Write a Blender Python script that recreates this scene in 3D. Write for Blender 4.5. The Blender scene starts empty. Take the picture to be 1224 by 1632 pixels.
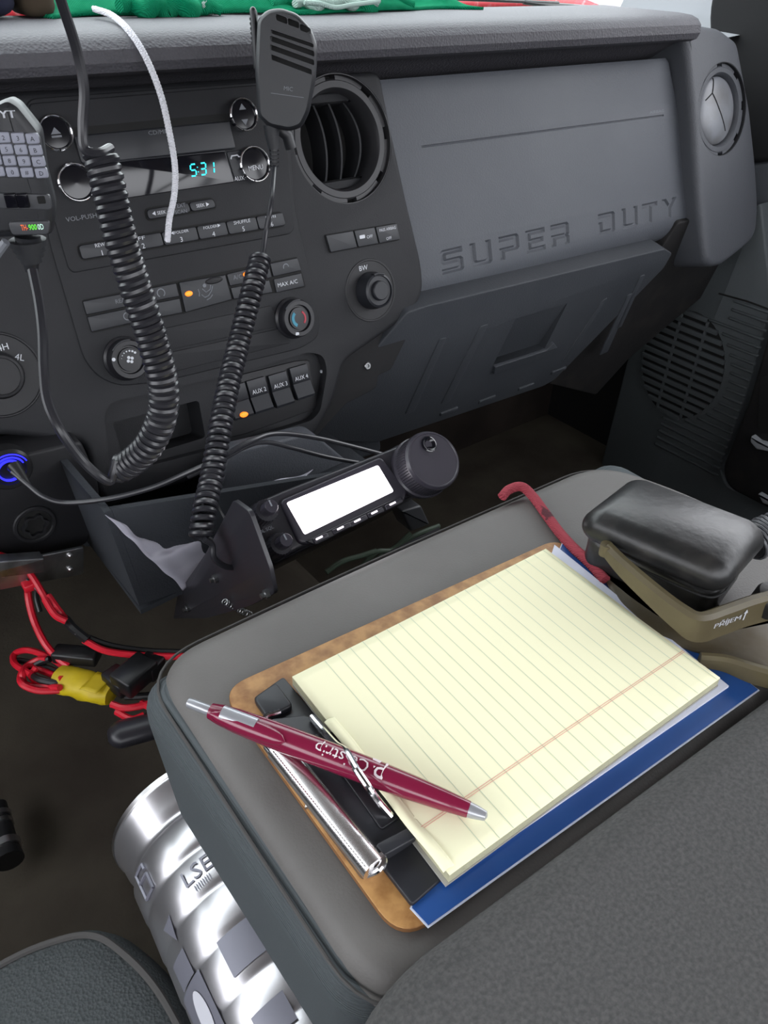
import bpy, math, random
from mathutils import Vector as V, Matrix
random.seed(7)
SC = bpy.context.scene
COL = SC.collection
R = math.radians

# ------------------------------------------------------------------ camera
CAM = V((-0.13912709, -0.11770773, 0.33302445))
FPX = 1250.0
RX = V((0.790143, -0.341494, 0.509001)); RZ = V((0.0309219, -0.80757337, -0.58895593))
RX.normalize(); RY = RZ.cross(RX)
def ray(px, py):
    c = V((px-612.0, py-816.0, FPX))
    return V((RX.dot(c), RY.dot(c), RZ.dot(c))).normalized()
cam = bpy.data.objects.new('camera', bpy.data.cameras.new('camera'))
COL.objects.link(cam)
right = V((RX.x, RY.x, RZ.x)); down = V((RX.y, RY.y, RZ.y)); fwd = V((RX.z, RY.z, RZ.z))
cam.matrix_world = Matrix.Translation(CAM) @ Matrix((right, -down, -fwd)).transposed().to_4x4()
cam.data.sensor_fit = 'VERTICAL'; cam.data.sensor_height = 36; cam.data.lens = FPX/1632*36
cam.data.clip_start = .01
SC.camera = cam
# ------------------------------------------------------------------ light
w = bpy.data.worlds.new('world'); SC.world = w; w.use_nodes = True
nt = w.node_tree; bg = nt.nodes['Background']
tc = nt.nodes.new('ShaderNodeTexCoord'); sp = nt.nodes.new('ShaderNodeSeparateXYZ')
cr = nt.nodes.new('ShaderNodeValToRGB')
nt.links.new(tc.outputs['Generated'], sp.inputs[0]); nt.links.new(sp.outputs['Z'], cr.inputs[0])
cr.color_ramp.elements[0].position = .0; cr.color_ramp.elements[0].color = (.20, .20, .22, 1)
cr.color_ramp.elements[1].position = .12; cr.color_ramp.elements[1].color = (.93, .95, 1.0, 1)
nt.links.new(cr.outputs[0], bg.inputs[0]); bg.inputs[1].default_value = 5.0
SC.view_settings.view_transform = 'Standard'; SC.view_settings.look = 'None'
SC.view_settings.exposure = 0.12; SC.view_settings.gamma = 1.0
SC.view_settings.use_curve_mapping = False
SC.cycles.max_bounces = 8; SC.cycles.diffuse_bounces = 4; SC.cycles.transparent_max_bounces = 12

# ------------------------------------------------------------------ materials
def lin(c):
    if isinstance(c, str):
        c = [int(c[i:i+2], 16)/255 for i in (0, 2, 4)]
        c = [x/12.92 if x <= .04045 else ((x+.055)/1.055)**2.4 for x in c]
    return (c[0], c[1], c[2], 1)
MATS = {}
def mat(name, col, rough=.5, metal=0, bump=0, bscale=300, col2=None, cscale=30, spec=.5, emit=0, alpha=1, trans=0, kind='noise', cdetail=4, cpos=(.35,.65), coat=0):
    m = bpy.data.materials.new(name); m.use_nodes = True; MATS[name] = m
    n = m.node_tree.nodes; l = m.node_tree.links; b = n['Principled BSDF']
    b.inputs['Base Color'].default_value = lin(col)
    b.inputs['Roughness'].default_value = rough; b.inputs['Metallic'].default_value = metal
    b.inputs['Specular IOR Level'].default_value = spec
    b.inputs['Alpha'].default_value = alpha; b.inputs['Transmission Weight'].default_value = trans
    b.inputs['Coat Weight'].default_value = coat
    if emit:
        b.inputs['Emission Color'].default_value = lin(col); b.inputs['Emission Strength'].default_value = emit
    t = n.new('ShaderNodeTexCoord')
    if col2:
        x = n.new('ShaderNodeTexNoise'); x.inputs['Scale'].default_value = cscale; x.inputs['Detail'].default_value = cdetail
        r = n.new('ShaderNodeValToRGB')
        r.color_ramp.elements[0].position = cpos[0]; r.color_ramp.elements[1].position = cpos[1]
        r.color_ramp.elements[0].color = lin(col); r.color_ramp.elements[1].color = lin(col2)
        l.new(t.outputs['Object'], x.inputs['Vector']); l.new(x.outputs[0], r.inputs[0]); l.new(r.outputs[0], b.inputs['Base Color'])
    if bump:
        if kind == 'noise':
            x = n.new('ShaderNodeTexNoise'); x.inputs['Detail'].default_value = 3
        elif kind == 'voronoi':
            x = n.new('ShaderNodeTexVoronoi')
        else:
            x = n.new('ShaderNodeTexWave'); x.inputs['Distortion'].default_value = .5
            x.bands_direction = {'weave': 'DIAGONAL', 'wavez': 'Z', 'wavey': 'Y', 'wavex': 'X'}[kind]
        x.inputs['Scale'].default_value = bscale
        bp = n.new('ShaderNodeBump'); bp.inputs['Strength'].default_value = bump; bp.inputs['Distance'].default_value = .0006
        l.new(t.outputs['Object'], x.inputs['Vector']); l.new(x.outputs[0], bp.inputs['Height']); l.new(bp.outputs[0], b.inputs['Normal'])
    return m
def glassmat(name, tint, f=.06):
    m = bpy.data.materials.new(name); m.use_nodes = True; MATS[name] = m
    n = m.node_tree.nodes; l = m.node_tree.links; n.clear()
    o = n.new('ShaderNodeOutputMaterial'); a = n.new('ShaderNodeBsdfTransparent'); g = n.new('ShaderNodeBsdfGlossy'); x = n.new('ShaderNodeMixShader')
    a.inputs[0].default_value = lin(tint); g.inputs['Roughness'].default_value = .02; x.inputs[0].default_value = f
    l.new(a.outputs[0], x.inputs[1]); l.new(g.outputs[0], x.inputs[2]); l.new(x.outputs[0], o.inputs[0])
    return m
mat('fascia', (.0135,.014,.0165), .6, spec=.32, bump=.25, bscale=900, col2=(.018,.0185,.021), cscale=12)
mat('fascia_dark', (.009,.009,.011), .55, bump=.2, bscale=900)
mat('kick_grey', (.066,.075,.080), .65, bump=.35, bscale=520, kind='voronoi', spec=.4)
mat('gloss_black', (.006,.006,.009), .12)
mat('button', (.015,.0165,.021), .45)
mat('button_dark', (.011,.011,.014), .4)
mat('slot', (.003,.003,.003), .8)
mat('top_pad', (.066,.064,.074), .62, bump=.9, bscale=420, kind='voronoi', col2=(.078,.076,.087), cscale=6)
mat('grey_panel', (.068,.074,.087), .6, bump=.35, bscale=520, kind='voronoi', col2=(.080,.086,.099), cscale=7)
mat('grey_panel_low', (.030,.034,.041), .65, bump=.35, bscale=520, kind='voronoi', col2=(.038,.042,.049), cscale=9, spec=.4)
mat('end_grey', (.062,.066,.076), .55, bump=.4, bscale=520, kind='voronoi')
mat('dirty_black', (.012,.0115,.012), .7, bump=.3, bscale=200, col2=(.028,.025,.023), cscale=22, cpos=(.5,.85), spec=.3)
mat('vent_black', (.028,.028,.031), .45)
mat('vane', (.012,.012,.013), .35)
mat('vane_grey', (.19,.20,.22), .35, col2=(.13,.13,.135), cscale=25)
mat('chrome', (.82,.82,.84), .12, 1)
mat('chrome_rough', (.62,.6,.6), .28, 1)
mat('chrome_roll', (.9,.88,.88), .25, 1)
mat('steel', (.42,.43,.44), .38, 1, col2=(.2,.2,.2), cscale=40)
mat('print_white', (.62,.64,.68), .6)
mat('print_dim', (.17,.18,.20), .6)
mat('print_blue', (.05,.25,.35), .6)
mat('print_red', (.4,.04,.06), .6)
mat('led_orange', (1,.20,.015), .4, emit=1.6)
mat('led_red', (1,.03,.02), .4, emit=1.5)
mat('lcd_teal', (.02,.75,.85), .4, emit=1.1)
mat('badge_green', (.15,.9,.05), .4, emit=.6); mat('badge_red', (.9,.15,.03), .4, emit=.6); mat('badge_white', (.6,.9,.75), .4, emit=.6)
mat('screen_glow', (1,.95,1), .4, emit=2.6)
mat('glow_white', (1,.9,1), .4, emit=1.4)
mat('usb_blue', (.02,.02,1), .3, emit=2.5)
mat('radio_black', (.021,.020,.025), .36)
mat('radio_face', (.035,.032,.042), .3)
mat('mic_black', (.017,.018,.021), .42, bump=.1, bscale=900)
mat('mic_grey', (.058,.06,.066), .45)
mat('key_grey', (.30,.31,.37), .5)
mat('cord', (.020,.020,.024), .30)
mat('cord_dark', (.013,.013,.015), .4)
mat('rope_white', (.80,.80,.85), .8, bump=1, bscale=260, kind='weave')
mat('lid', (.112,.105,.099), .58, bump=.35, bscale=700, col2=(.135,.127,.120), cscale=14)
mat('cloth', (.068,.076,.078), .95, bump=1, bscale=520, kind='voronoi', col2=(.088,.096,.098), cscale=600, spec=.12)
mat('cloth_side', (.088,.100,.106), .9, bump=.8, bscale=260, kind='wavez', spec=.15)
mat('cloth_warm', (.076,.075,.075), .95, bump=1.0, bscale=420, kind='voronoi', col2=(.105,.103,.101), cscale=520, spec=.12)
mat('seam', (.075,.072,.070), .9)
mat('hardboard', (.27,.12,.035), .5, col2=(.47,.25,.085), cscale=110, cdetail=8, bump=.3, bscale=300, cpos=(.35,.62))
mat('hardboard_edge', (.20,.09,.03), .8)
mat('clip_black', (.020,.021,.026), .45)
mat('paper_yellow', (.93,.90,.63), .9, spec=.1)
mat('paper_edge', (.62,.60,.40), .9, bump=.6, bscale=1500, kind='wavez')
mat('line_green', (.62,.68,.50), .9)
mat('line_red', (.72,.25,.22), .9)
mat('paper_white', (.72,.74,.86), .8)
mat('card_grey', (.35,.34,.31), .9)
mat('folder_blue', (.014,.065,.25), .38, col2=(.018,.085,.30), cscale=18, cpos=(.4,.7), bump=.15, bscale=60)
mat('folder_white', (.7,.74,.85), .7)
mat('pen_maroon', (.19,.010,.040), .22, coat=.4)
mat('pen_silver', (.42,.43,.46), .3, .5)
mat('pen_print', (.75,.65,.68), .5)
mat('bakelite', (.013,.013,.013), .36, bump=.5, bscale=120, col2=(.040,.037,.034), cscale=45, cpos=(.5,.8), spec=.42)
mat('olive', (.098,.080,.040), .45, col2=(.078,.062,.032), cscale=30, bump=.2, bscale=150)
mat('olive_dirty', (.09,.068,.036), .6, col2=(.13,.115,.09), cscale=30, bump=.3, bscale=150)
mat('hose', (.09,.092,.1), .4)
mat('cord_red', (.36,.045,.065), .85, bump=1, bscale=300, kind='weave', col2=(.10,.02,.03), cscale=60, cpos=(.62,.66))
mat('wire_red', (.62,.012,.03), .38)
mat('wire_black', (.012,.012,.013), .4)
mat('tape_yellow', (.66,.50,.01), .5, bump=.8, bscale=60, col2=(.52,.38,.008), cscale=40)
mat('plug_black', (.010,.010,.011), .4)
mat('carpet', (.040,.033,.027), 1, bump=1, bscale=300, col2=(.062,.054,.042), cscale=9, spec=.05)
mat('firewall', (.022,.018,.016), .9, bump=.5, bscale=60, col2=(.036,.029,.025), cscale=9, spec=.1)
mat('trim_dark', (.012,.012,.013), .8, spec=.3)
mat('headliner', (.30,.29,.27), .95)
mat('pillar', (.30,.31,.33), .7)
mat('bag', (.62,.61,.70), .35, alpha=.8, bump=.6, bscale=25)
mat('green_cloth', (.0,.19,.085), .95, bump=1, bscale=350, kind='weave', col2=(.012,.27,.13), cscale=40, spec=.1)
mat('green_pale', (.42,.56,.50), .95, bump=1, bscale=350, kind='weave')
mat('navy_cloth', (.012,.014,.035), .9)
mat('brown_cloth', (.05,.035,.02), .9)
mat('hood_red', (.50,.018,.03), .35, col2=(.62,.30,.30), cscale=60, cpos=(.55,.75), cdetail=8, bump=.6, bscale=70)
mat('tin', (.54,.53,.55), .28, .88)
mat('tin_print', (.72,.72,.78), .35, .2)
mat('tin_grey', (.20,.20,.24), .4, .3)
mat('tin_rust', (.40,.33,.22), .45, .6)
mat('green_wire', (.09,.13,.09), .6)
mat('soil', (.12,.11,.10), 1)
glassmat('windshield_glass', (.93,.96,.95))
M = MATS

# ------------------------------------------------------------------ mesh helpers
class Frame:
    def __init__(s, O, ux, uy):
        s.O = V(O); s.ux = V(ux).normalized(); s.un = s.ux.cross(V(uy)).normalized(); s.uy = s.un.cross(s.ux)
    def p(s, u, v, w=0): return s.O + s.ux*u + s.uy*v + s.un*w
    def at(s, px, py, w=0):
        d = ray(px, py); O = s.O + s.un*w; t = (O-CAM).dot(s.un)/d.dot(s.un); return CAM + d*t
    def uv(s, px, py, w=0):
        x = s.at(px, py, w) - s.O; return (x.dot(s.ux), x.dot(s.uy))
    def pts(s, L, w=0): return [s.uv(a, b, w) for a, b in L]
    def sub(s, u, v, w, ang=0):
        c, q = math.cos(ang), math.sin(ang)
        return Frame(s.p(u, v, w), s.ux*c + s.uy*q, s.uy*c - s.ux*q)
def ony(px, py, y):
    d = ray(px, py); return CAM + d*((y-CAM.y)/d.y)
def onx(px, py, x):
    d = ray(px, py); return CAM + d*((x-CAM.x)/d.x)
def onz(px, py, z):
    d = ray(px, py); return CAM + d*((z-CAM.z)/d.z)
def area(p): return sum(p[i][0]*p[(i+1) % len(p)][1]-p[(i+1) % len(p)][0]*p[i][1] for i in range(len(p)))/2
def inset(p, d):
    n = len(p); o = []
    for i in range(n):
        a, b, c = V(p[i-1]), V(p[i]), V(p[(i+1) % n])
        e1 = (b-a); e2 = (c-b)
        if e1.length < 1e-9 or e2.length < 1e-9: o.append(tuple(b)); continue
        e1.normalize(); e2.normalize()
        n1 = V((-e1.y, e1.x)); n2 = V((-e2.y, e2.x)); m = n1+n2
        k = 1+n1.dot(n2)
        o.append(tuple(b + m*(d/max(k, .35))))
    return o
def rpoly(p, r, n=4):
    if area(p) < 0: p = p[::-1]
    o = []; N = len(p)
    for i in range(N):
        a, b, c = V(p[i-1]), V(p[i]), V(p[(i+1) % N])
        ri = r[i] if isinstance(r, (list, tuple)) else r
        d1 = a-b; d2 = c-b; q = min(ri, d1.length*.45, d2.length*.45)
        s = b+d1.normalized()*q; e = b+d2.normalized()*q
        for k in range(n+1):
            t = k/n; o.append(tuple(s*(1-t)**2+b*2*t*(1-t)+e*t*t))
    return o
def rrect(u0, v0, u1, v1, r, n=4): return rpoly([(u0, v0), (u1, v0), (u1, v1), (u0, v1)], r, n)
def circ(u, v, r, n=40, r2=None):
    r2 = r2 or r
    return [(u+r*math.cos(2*math.pi*i/n), v+r2*math.sin(2*math.pi*i/n)) for i in range(n)]
def catmull(P, n=8):
    P = [V(p) for p in P]; Q = [P[0]*2-P[1]]+P+[P[-1]*2-P[-2]]; o = []
    for i in range(1, len(Q)-2):
        a, b, c, d = Q[i-1:i+3]
        for k in range(n):
            t = k/n; o.append(.5*((2*b)+(c-a)*t+(2*a-5*b+4*c-d)*t*t+(3*b-a-3*c+d)*t**3))
    o.append(P[-1]); return o

class MB:
    def __init__(s): s.v = []; s.f = []
    def add(s, vs, fs):
        k = len(s.v); s.v += [V(x) for x in vs]; s.f += [tuple(i+k for i in f) for f in fs]; return s
    def loft(s, loops, cap=True, closed=True):
        k = len(s.v); n = len(loops[0])
        for L in loops: s.v += [V(x) for x in L]
        m = n if closed else n-1
        for j in range(len(loops)-1):
            a = k+j*n; b = a+n
            for i in range(m): s.f.append((a+i, a+(i+1) % n, b+(i+1) % n, b+i))
        if cap:
            s.f.append(tuple(range(k+n-1, k-1, -1))); e = k+(len(loops)-1)*n; s.f.append(tuple(range(e, e+n)))
        return s
    def prism(s, F, pts, w0, w1, bev=0, seg=3):
        if area(pts) < 0: pts = pts[::-1]
        L = [(pts, w0)]
        if bev:
            for i in range(seg+1):
                a = math.pi/2*i/seg; L.append((inset(pts, bev*(1-math.cos(a))) if i else pts, w1-bev+bev*math.sin(a)))
        else: L.append((pts, w1))
        return s.loft([[F.p(u, v, w) for u, v in P] for P, w in L])
    def box(s, F, u0, v0, u1, v1, w0, w1, bev=0):
        return s.prism(F, [(u0, v0), (u1, v0), (u1, v1), (u0, v1)], w0, w1, bev, 2)
    def lathe(s, F, u, v, prof, n=40, cap=True, jag=None):
        return s.loft([[F.p(u+r*math.cos(2*math.pi*i/n)*(jag(i, n) if jag else 1), v+r*math.sin(2*math.pi*i/n)*(jag(i, n) if jag else 1), w) for i in range(n)] for r, w in prof], cap)
    def ring(s, F, u, v, r0, r1, w0, w1, n=48, a0=0, a1=360, bev=0):
        full = a1-a0 >= 360; k = n if full else n+1; b = bev
        prof = [(r0, w0), (r1, w0), (r1, w1-b), (r1-b, w1), (r0+b, w1), (r0, w1-b)] if b else [(r0, w0), (r1, w0), (r1, w1), (r0, w1)]
        loops = []
        for i in range(k):
            a = R(a0+(a1-a0)*i/n); loops.append([F.p(u+r*math.cos(a), v+r*math.sin(a), w) for r, w in prof][::-1])
        if full: loops.append(loops[0]); return s.loft(loops, False)
        return s.loft(loops)
    def tube(s, P, r, n=10, cap=True, rfun=None):
        P = [V(p) for p in P]; t = (P[1]-P[0]).normalized()
        a = t.orthogonal().normalized(); loops = []
        for i, p in enumerate(P):
            t2 = ((P[min(i+1, len(P)-1)])-(P[max(i-1, 0)])).normalized()
            a = (a-t2*a.dot(t2)).normalized(); b = t2.cross(a)
            rr = rfun(i/(len(P)-1)) if rfun else r
            loops.append([p+a*rr*math.cos(2*math.pi*k/n)+b*rr*math.sin(2*math.pi*k/n) for k in range(n)])
        return s.loft(loops, cap)
    def rbox(s, F, a, b, r, n=6, fn=None):
        a = V(a); b = V(b); r = V((r, r, r)) if not hasattr(r, '__len__') else V(r)
        c = (a+b)/2; h = (b-a)/2; r = V([min(r[i], h[i]*.999) for i in range(3)]); ih = h-r
        k0 = len(s.v); idx = {}
        T = [-1+2*i/n for i in range(n+1)]
        T = [math.tan(t*math.pi/4) for t in T]
        # each face split in 9 areas: corner patches + stretched centre
        K = [(-1, t) for t in T if t <= 0]+[(1, t) for t in T if t >= 0]
        def pt(ax, sg, i, j):
            d = [0, 0, 0]; q = [0, 0, 0]; o = [k for k in range(3) if k != ax]
            d[ax] = sg; q[ax] = sg
            d[o[0]] = K[i][1]; q[o[0]] = K[i][0]; d[o[1]] = K[j][1]; q[o[1]] = K[j][0]
            D = V(d).normalized(); p = V([c[k]+q[k]*ih[k]+D[k]*r[k] for k in range(3)])
            if fn: p = fn(p)
            key = (round(p.x, 6), round(p.y, 6), round(p.z, 6))
            if key not in idx: idx[key] = len(s.v); s.v.append(F.p(*p))
            return idx[key]
        m = len(K)
        for ax in range(3):
            for sg in (-1, 1):
                for i in range(m-1):
                    for j in range(m-1):
                        f = [pt(ax, sg, i, j), pt(ax, sg, i+1, j), pt(ax, sg, i+1, j+1), pt(ax, sg, i, j+1)]
                        if (sg > 0) == (ax == 1): f = f[::-1]
                        g = []
                        for q in f:
                            if q not in g: g.append(q)
                        if len(g) > 2: s.f.append(tuple(g))
        return s
    def grid(s, fn, nu, nv, thick=None):
        k = len(s.v)
        for j in range(nv+1):
            for i in range(nu+1): s.v.append(V(fn(i/nu, j/nv)))
        for j in range(nv):
            for i in range(nu):
                a = k+j*(nu+1)+i; s.f.append((a, a+1, a+nu+2, a+nu+1))
        return s
    def build(s, name, m, parent=None, smooth=35, solid=0, **kw):
        me = bpy.data.meshes.new(name)
        loc = parent_loc(parent) if parent else V((0, 0, 0))
        if not parent and s.v:
            xs = [v.x for v in s.v]; ys = [v.y for v in s.v]; zs = [v.z for v in s.v]
            loc = V(((min(xs)+max(xs))/2, (min(ys)+max(ys))/2, min(zs)))
        me.from_pydata([tuple(v-loc) for v in s.v], [], s.f); me.update(); me.validate()
        if smooth:
            me.shade_smooth(); me.set_sharp_from_angle(angle=R(smooth))
        me.materials.append(M[m] if isinstance(m, str) else m)
        o = bpy.data.objects.new(name, me); COL.objects.link(o)
        if parent: o.parent = parent
        else: o.location = loc
        if solid:
            md = o.modifiers.new('solid', 'SOLIDIFY'); md.thickness = solid; md.offset = -1
        for k, x in kw.items(): o[k] = x
        return o
def parent_loc(o):
    l = V((0, 0, 0))
    while o: l += o.location; o = o.parent
    return l
def thing(name, label, cat, loc, group=None):
    o = bpy.data.objects.new(name, None); COL.objects.link(o); o.location = V(loc); o.empty_display_size = .02
    o['label'] = label; o['category'] = cat
    if group: o['group'] = group
    return o
def tag(o, label, cat, group=None):
    o['label'] = label; o['category'] = cat
    if group: o['group'] = group
    return o
def cut(o, cutters, use_self=False):
    """carve cutter meshes (MB) out of object o"""
    loc = parent_loc(o); tmp = []
    for mb in cutters:
        me = bpy.data.meshes.new('t'); me.from_pydata([tuple(v-loc) for v in mb.v], [], mb.f); me.update()
        c = bpy.data.objects.new('t', me); COL.objects.link(c); c.location = loc; tmp.append(c)
        md = o.modifiers.new('b', 'BOOLEAN'); md.operation = 'DIFFERENCE'; md.object = c; md.solver = 'EXACT'; md.use_self = use_self
    bpy.context.view_layer.update()
    dg = bpy.context.evaluated_depsgraph_get()
    me = bpy.data.meshes.new_from_object(o.evaluated_get(dg))
    o.modifiers.clear()
    if len(me.vertices) > 8: o.data = me
    else: print('BOOLEAN EMPTY', o.name); me = o.data
    me.shade_smooth(); me.set_sharp_from_angle(angle=R(35))
    for c in tmp: bpy.data.objects.remove(c)
TXT = {}
def text_mesh(t):
    if t not in TXT:
        cu = bpy.data.curves.new('t', 'FONT'); cu.body = t; cu.align_x = 'CENTER'; cu.align_y = 'CENTER'; cu.resolution_u = 2
        ob = bpy.data.objects.new('t', cu); COL.objects.link(ob); bpy.context.view_layer.update()
        me = ob.evaluated_get(bpy.context.evaluated_depsgraph_get()).to_mesh()
        vs = [v.co.copy() for v in me.vertices]; fs = [tuple(p.vertices) for p in me.polygons]
        bpy.data.objects.remove(ob); TXT[t] = (vs, fs)
    return TXT[t]
def text(mb, F, t, u, v, h, w=0.0003, ang=0, width=None, fn=None, bold=0):
    vs, fs = text_mesh(t)
    x0 = min(p.x for p in vs); x1 = max(p.x for p in vs); y0 = min(p.y for p in vs); y1 = max(p.y for p in vs)
    sy = h/(y1-y0); sx = width/(x1-x0) if width else sy
    c, q = math.cos(ang), math.sin(ang)
    for db in ([0] if not bold else [-bold, bold]):
        o = []
        for p in vs:
            a = (p.x-(x0+x1)/2)*sx+db; b = (p.y-(y0+y1)/2)*sy
            a, b = a*c-b*q, a*q+b*c
            o.append(fn(u+a, v+b) if fn else F.p(u+a, v+b, w+abs(db)*.01))
        mb.add(o, fs)
    return mb
def quadpt(P, s, t):
    return P[0]*(1-s)*(1-t)+P[1]*s*(1-t)+P[2]*s*t+P[3]*(1-s)*t

# ------------------------------------------------------------------ frames
r17 = R(17)
S = Frame((0, .56, .10), (1, 0, 0), (0, math.sin(r17), math.cos(r17)))      # dash fascia plane
G = Frame((.4, .522, -.005), (1, 0, 0), (0, -math.sin(R(14)), math.cos(R(14))))  # lower glove door, leans away below
H = Frame((0, 0, 0), (1, 0, 0), (0, 1, 0))                                  # arm rest top plane
def YF(y): return Frame((0, y, 0), (1, 0, 0), (0, 0, 1))                    # upright plane facing the seats
KX = Frame((1.12, .5, 0), (0, -1, 0), (0, 0, 1))                            # right wall plane

# ------------------------------------------------------------------ setting
def struct(o): o['kind'] = 'structure'; return o
struct(MB().box(H, -1.0, -.95, 1.2, 1.05, -.60, -.56).build('floor', 'carpet'))
mb = MB(); mb.rbox(H, (-.26, .16, -.70), (.33, 1.0, -.335), .12, 6)
struct(mb.build('trim_1', 'carpet'))                                         # transmission hump
struct(MB().box(YF(.92), -1.0, -.6, 1.2, .22, -.03, 0).build('wall_front', 'firewall'))
struct(MB().box(YF(-.95), -1.0, -.6, 1.2, .15, -.03, 0).build('wall_rear', 'trim_dark'))
struct(MB().box(H, -1.03, -.95, -.98, 1.05, -.6, .15).build('wall_left', 'trim_dark'))
struct(MB().box(H, 1.19, -.95, 1.23, 1.05, -.6, .155).build('wall_right', 'trim_dark'))
struct(MB().prism(H, rrect(-1.03, -.95, 1.2, .62, .1), .66, .69).build('ceiling', 'headliner'))
# windscreen pane from the roof edge down to the cowl
wp = [V((-1.0, 1.06, .215)), V((1.2, 1.06, .215)), V((1.15, .63, .66)), V((-.98, .63, .66))]
mb = MB(); nn = V((0, .72, .69))*.005
mb.loft([[p for p in wp], [p+nn for p in wp]])
struct(mb.build('window_1', 'windshield_glass', smooth=0))
# pillars
def bar(a, b, wd, name, m):
    mb = MB(); mb.tube(catmull([a, (V(a)+V(b))/2+V((0, .0, .01)), b], 6), wd, 12); return struct(mb.build(name, m))
# right front pillar trim, broad pale plastic
mb = MB()
pl = [ony(985, 19, .90), ony(1160, 60, .66), ony(1300, 30, .62), ony(1330, -330, .62), ony(1150, -330, .82), ony(1050, -40, .93)]
mb.loft([pl, [p+V((.05, .05, .0)) for p in pl]]); struct(mb.build('trim_2', 'pillar'))
bar((-.99, .92, .17), (-.96, .62, .67), .035, 'trim_3', 'pillar')
for i, (x, y) in enumerate(((-1.0, -.35), (1.17, -.35), (-1.0, -.93), (1.17, -.93))):
    struct(MB().box(H, x-.03, y-.05, x+.03, y+.05, .14, .67).build('trim_%d' % (4+i), 'pillar'))
struct(MB().prism(H, [(-.98,.80),(1.14,.80),(1.14,1.10),(-.98,1.10)], .16, .215).build('trim_8', 'trim_dark'))   # cowl

# outside: ground and the truck's own red hood seen over the dash
struct(MB().box(H, -12, -12, 12, 14, -1.4, -1.35).build('ground', 'soil'))
def hood(s, t):
    x = -1.1+2.9*s; y = 1.14+1.3*t
    return V((x, y, .225+.055*math.sin(math.pi*min(1, t*1.2+.15))-.22*max(0, abs(x-.35)-1.0)))
hb = MB().grid(hood, 40, 12)
o = hb.build('vehicle_hood', 'hood_red', solid=.02); tag(o, 'red frosted hood of the truck seen beyond the dash through the windscreen', 'hood')
wip = thing('windscreen_wiper', 'black wiper lying at the foot of the windscreen above the red hood', 'wiper', ony(870, 4, 1.10))
mb = MB().tube([ony(835, 3, 1.1), ony(870, 8, 1.1), ony(905, 10, 1.1), ony(985, 16, 1.1)], .0045, 8); mb.build('wiper_arm', 'cord_dark', wip)
mb = MB().tube([ony(700, -3, 1.095), ony(890, 5, 1.1)], .003, 6); mb.build('wiper_blade', 'cord_dark', wip)

# ------------------------------------------------------------------ dashboard
dash = thing('dashboard', 'dark grey truck dashboard with glove box lettered SUPER DUTY', 'dashboard', (.4, .62, -.1))
MB().box(S, -.42, -.13, 1.08, .135, -.10, -.050).build('dash_body', 'trim_dark', dash)
prof = [(.600, .2365), (.584, .2375), (.575, .241), (.5715, .248), (.573, .257), (.579, .263), (.590, .2665), (.61, .2680), (.74, .2680), (.80, .262), (.90, .25), (1.05, .20), (.95, .19), (.66, .20), (.62, .225)]
xs = [-.5+1.42*i/60 for i in range(61)]
MB().loft([[V((x, y-.010*max(0, (.45-x))*0, z)) for y, z in prof] for x in xs]).build('top_pad', 'top_pad', dash)

def rad(F, px, py, r, w=0):
    a = F.uv(px, py-r, w); b = F.uv(px, py+r, w); return math.hypot(a[0]-b[0], a[1]-b[1])/2

fp = [(-.42, .1385)]+S.pts([(607, 112), (622, 190), (650, 320), (674, 420), (677, 465), (660, 498), (549, 577), (533, 640), (502, 697), (400, 735), (280, 775), (165, 802), (150, 765), (140, 706), (0, 692)])+[(-.42, -.05)]
fascia = MB().prism(S, rpoly(fp, .012, 4), -.05, 0, .006).build('centre_fascia', 'fascia', dash)
vc = S.uv(548, 223); VR = .0600
rec = rpoly(S.pts([(166, 662), (176, 641), (330, 606), (395, 590), (492, 561), (516, 566), (522, 592), (511, 655), (498, 670), (380, 706), (200, 752), (176, 742)]), .008)
poc = rpoly(S.pts([(186, 676), (325, 640), (336, 700), (206, 740)]), .004)
cut(fascia, [MB().prism(S, circ(*vc, VR, 64), -.06, .01), MB().prism(S, rec, -.012, .01), MB().prism(S, poc, -.045, .01)])
MB().prism(S, rpoly(S.pts([(38, 158), (455, 128), (468, 330), (509, 512), (506, 538), (480, 555), (255, 609), (190, 615), (158, 602), (134, 574), (79, 388)]), .010), -.002, .0018, .0012).build('centre_bezel', 'fascia', dash)
MB().prism(S, rpoly(S.pts([(660, 501), (549, 579), (544, 592), (537, 628), (503, 703), (516, 696), (562, 645), (600, 626), (611, 618), (613, 600), (634, 590), (672, 512)]), .003), -.035, -.012, .001).build('lower_bracket', 'trim_dark', dash)
F1 = S; u, v = S.uv(585, 583, -.012)
sc = MB().lathe(S, u, v, [(.0042, -.013), (.0042, -.0105), (.0036, -.0098), (.0018, -.0098), (.0016, -.0112)], 20).build('screw', 'steel', dash)

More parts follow.
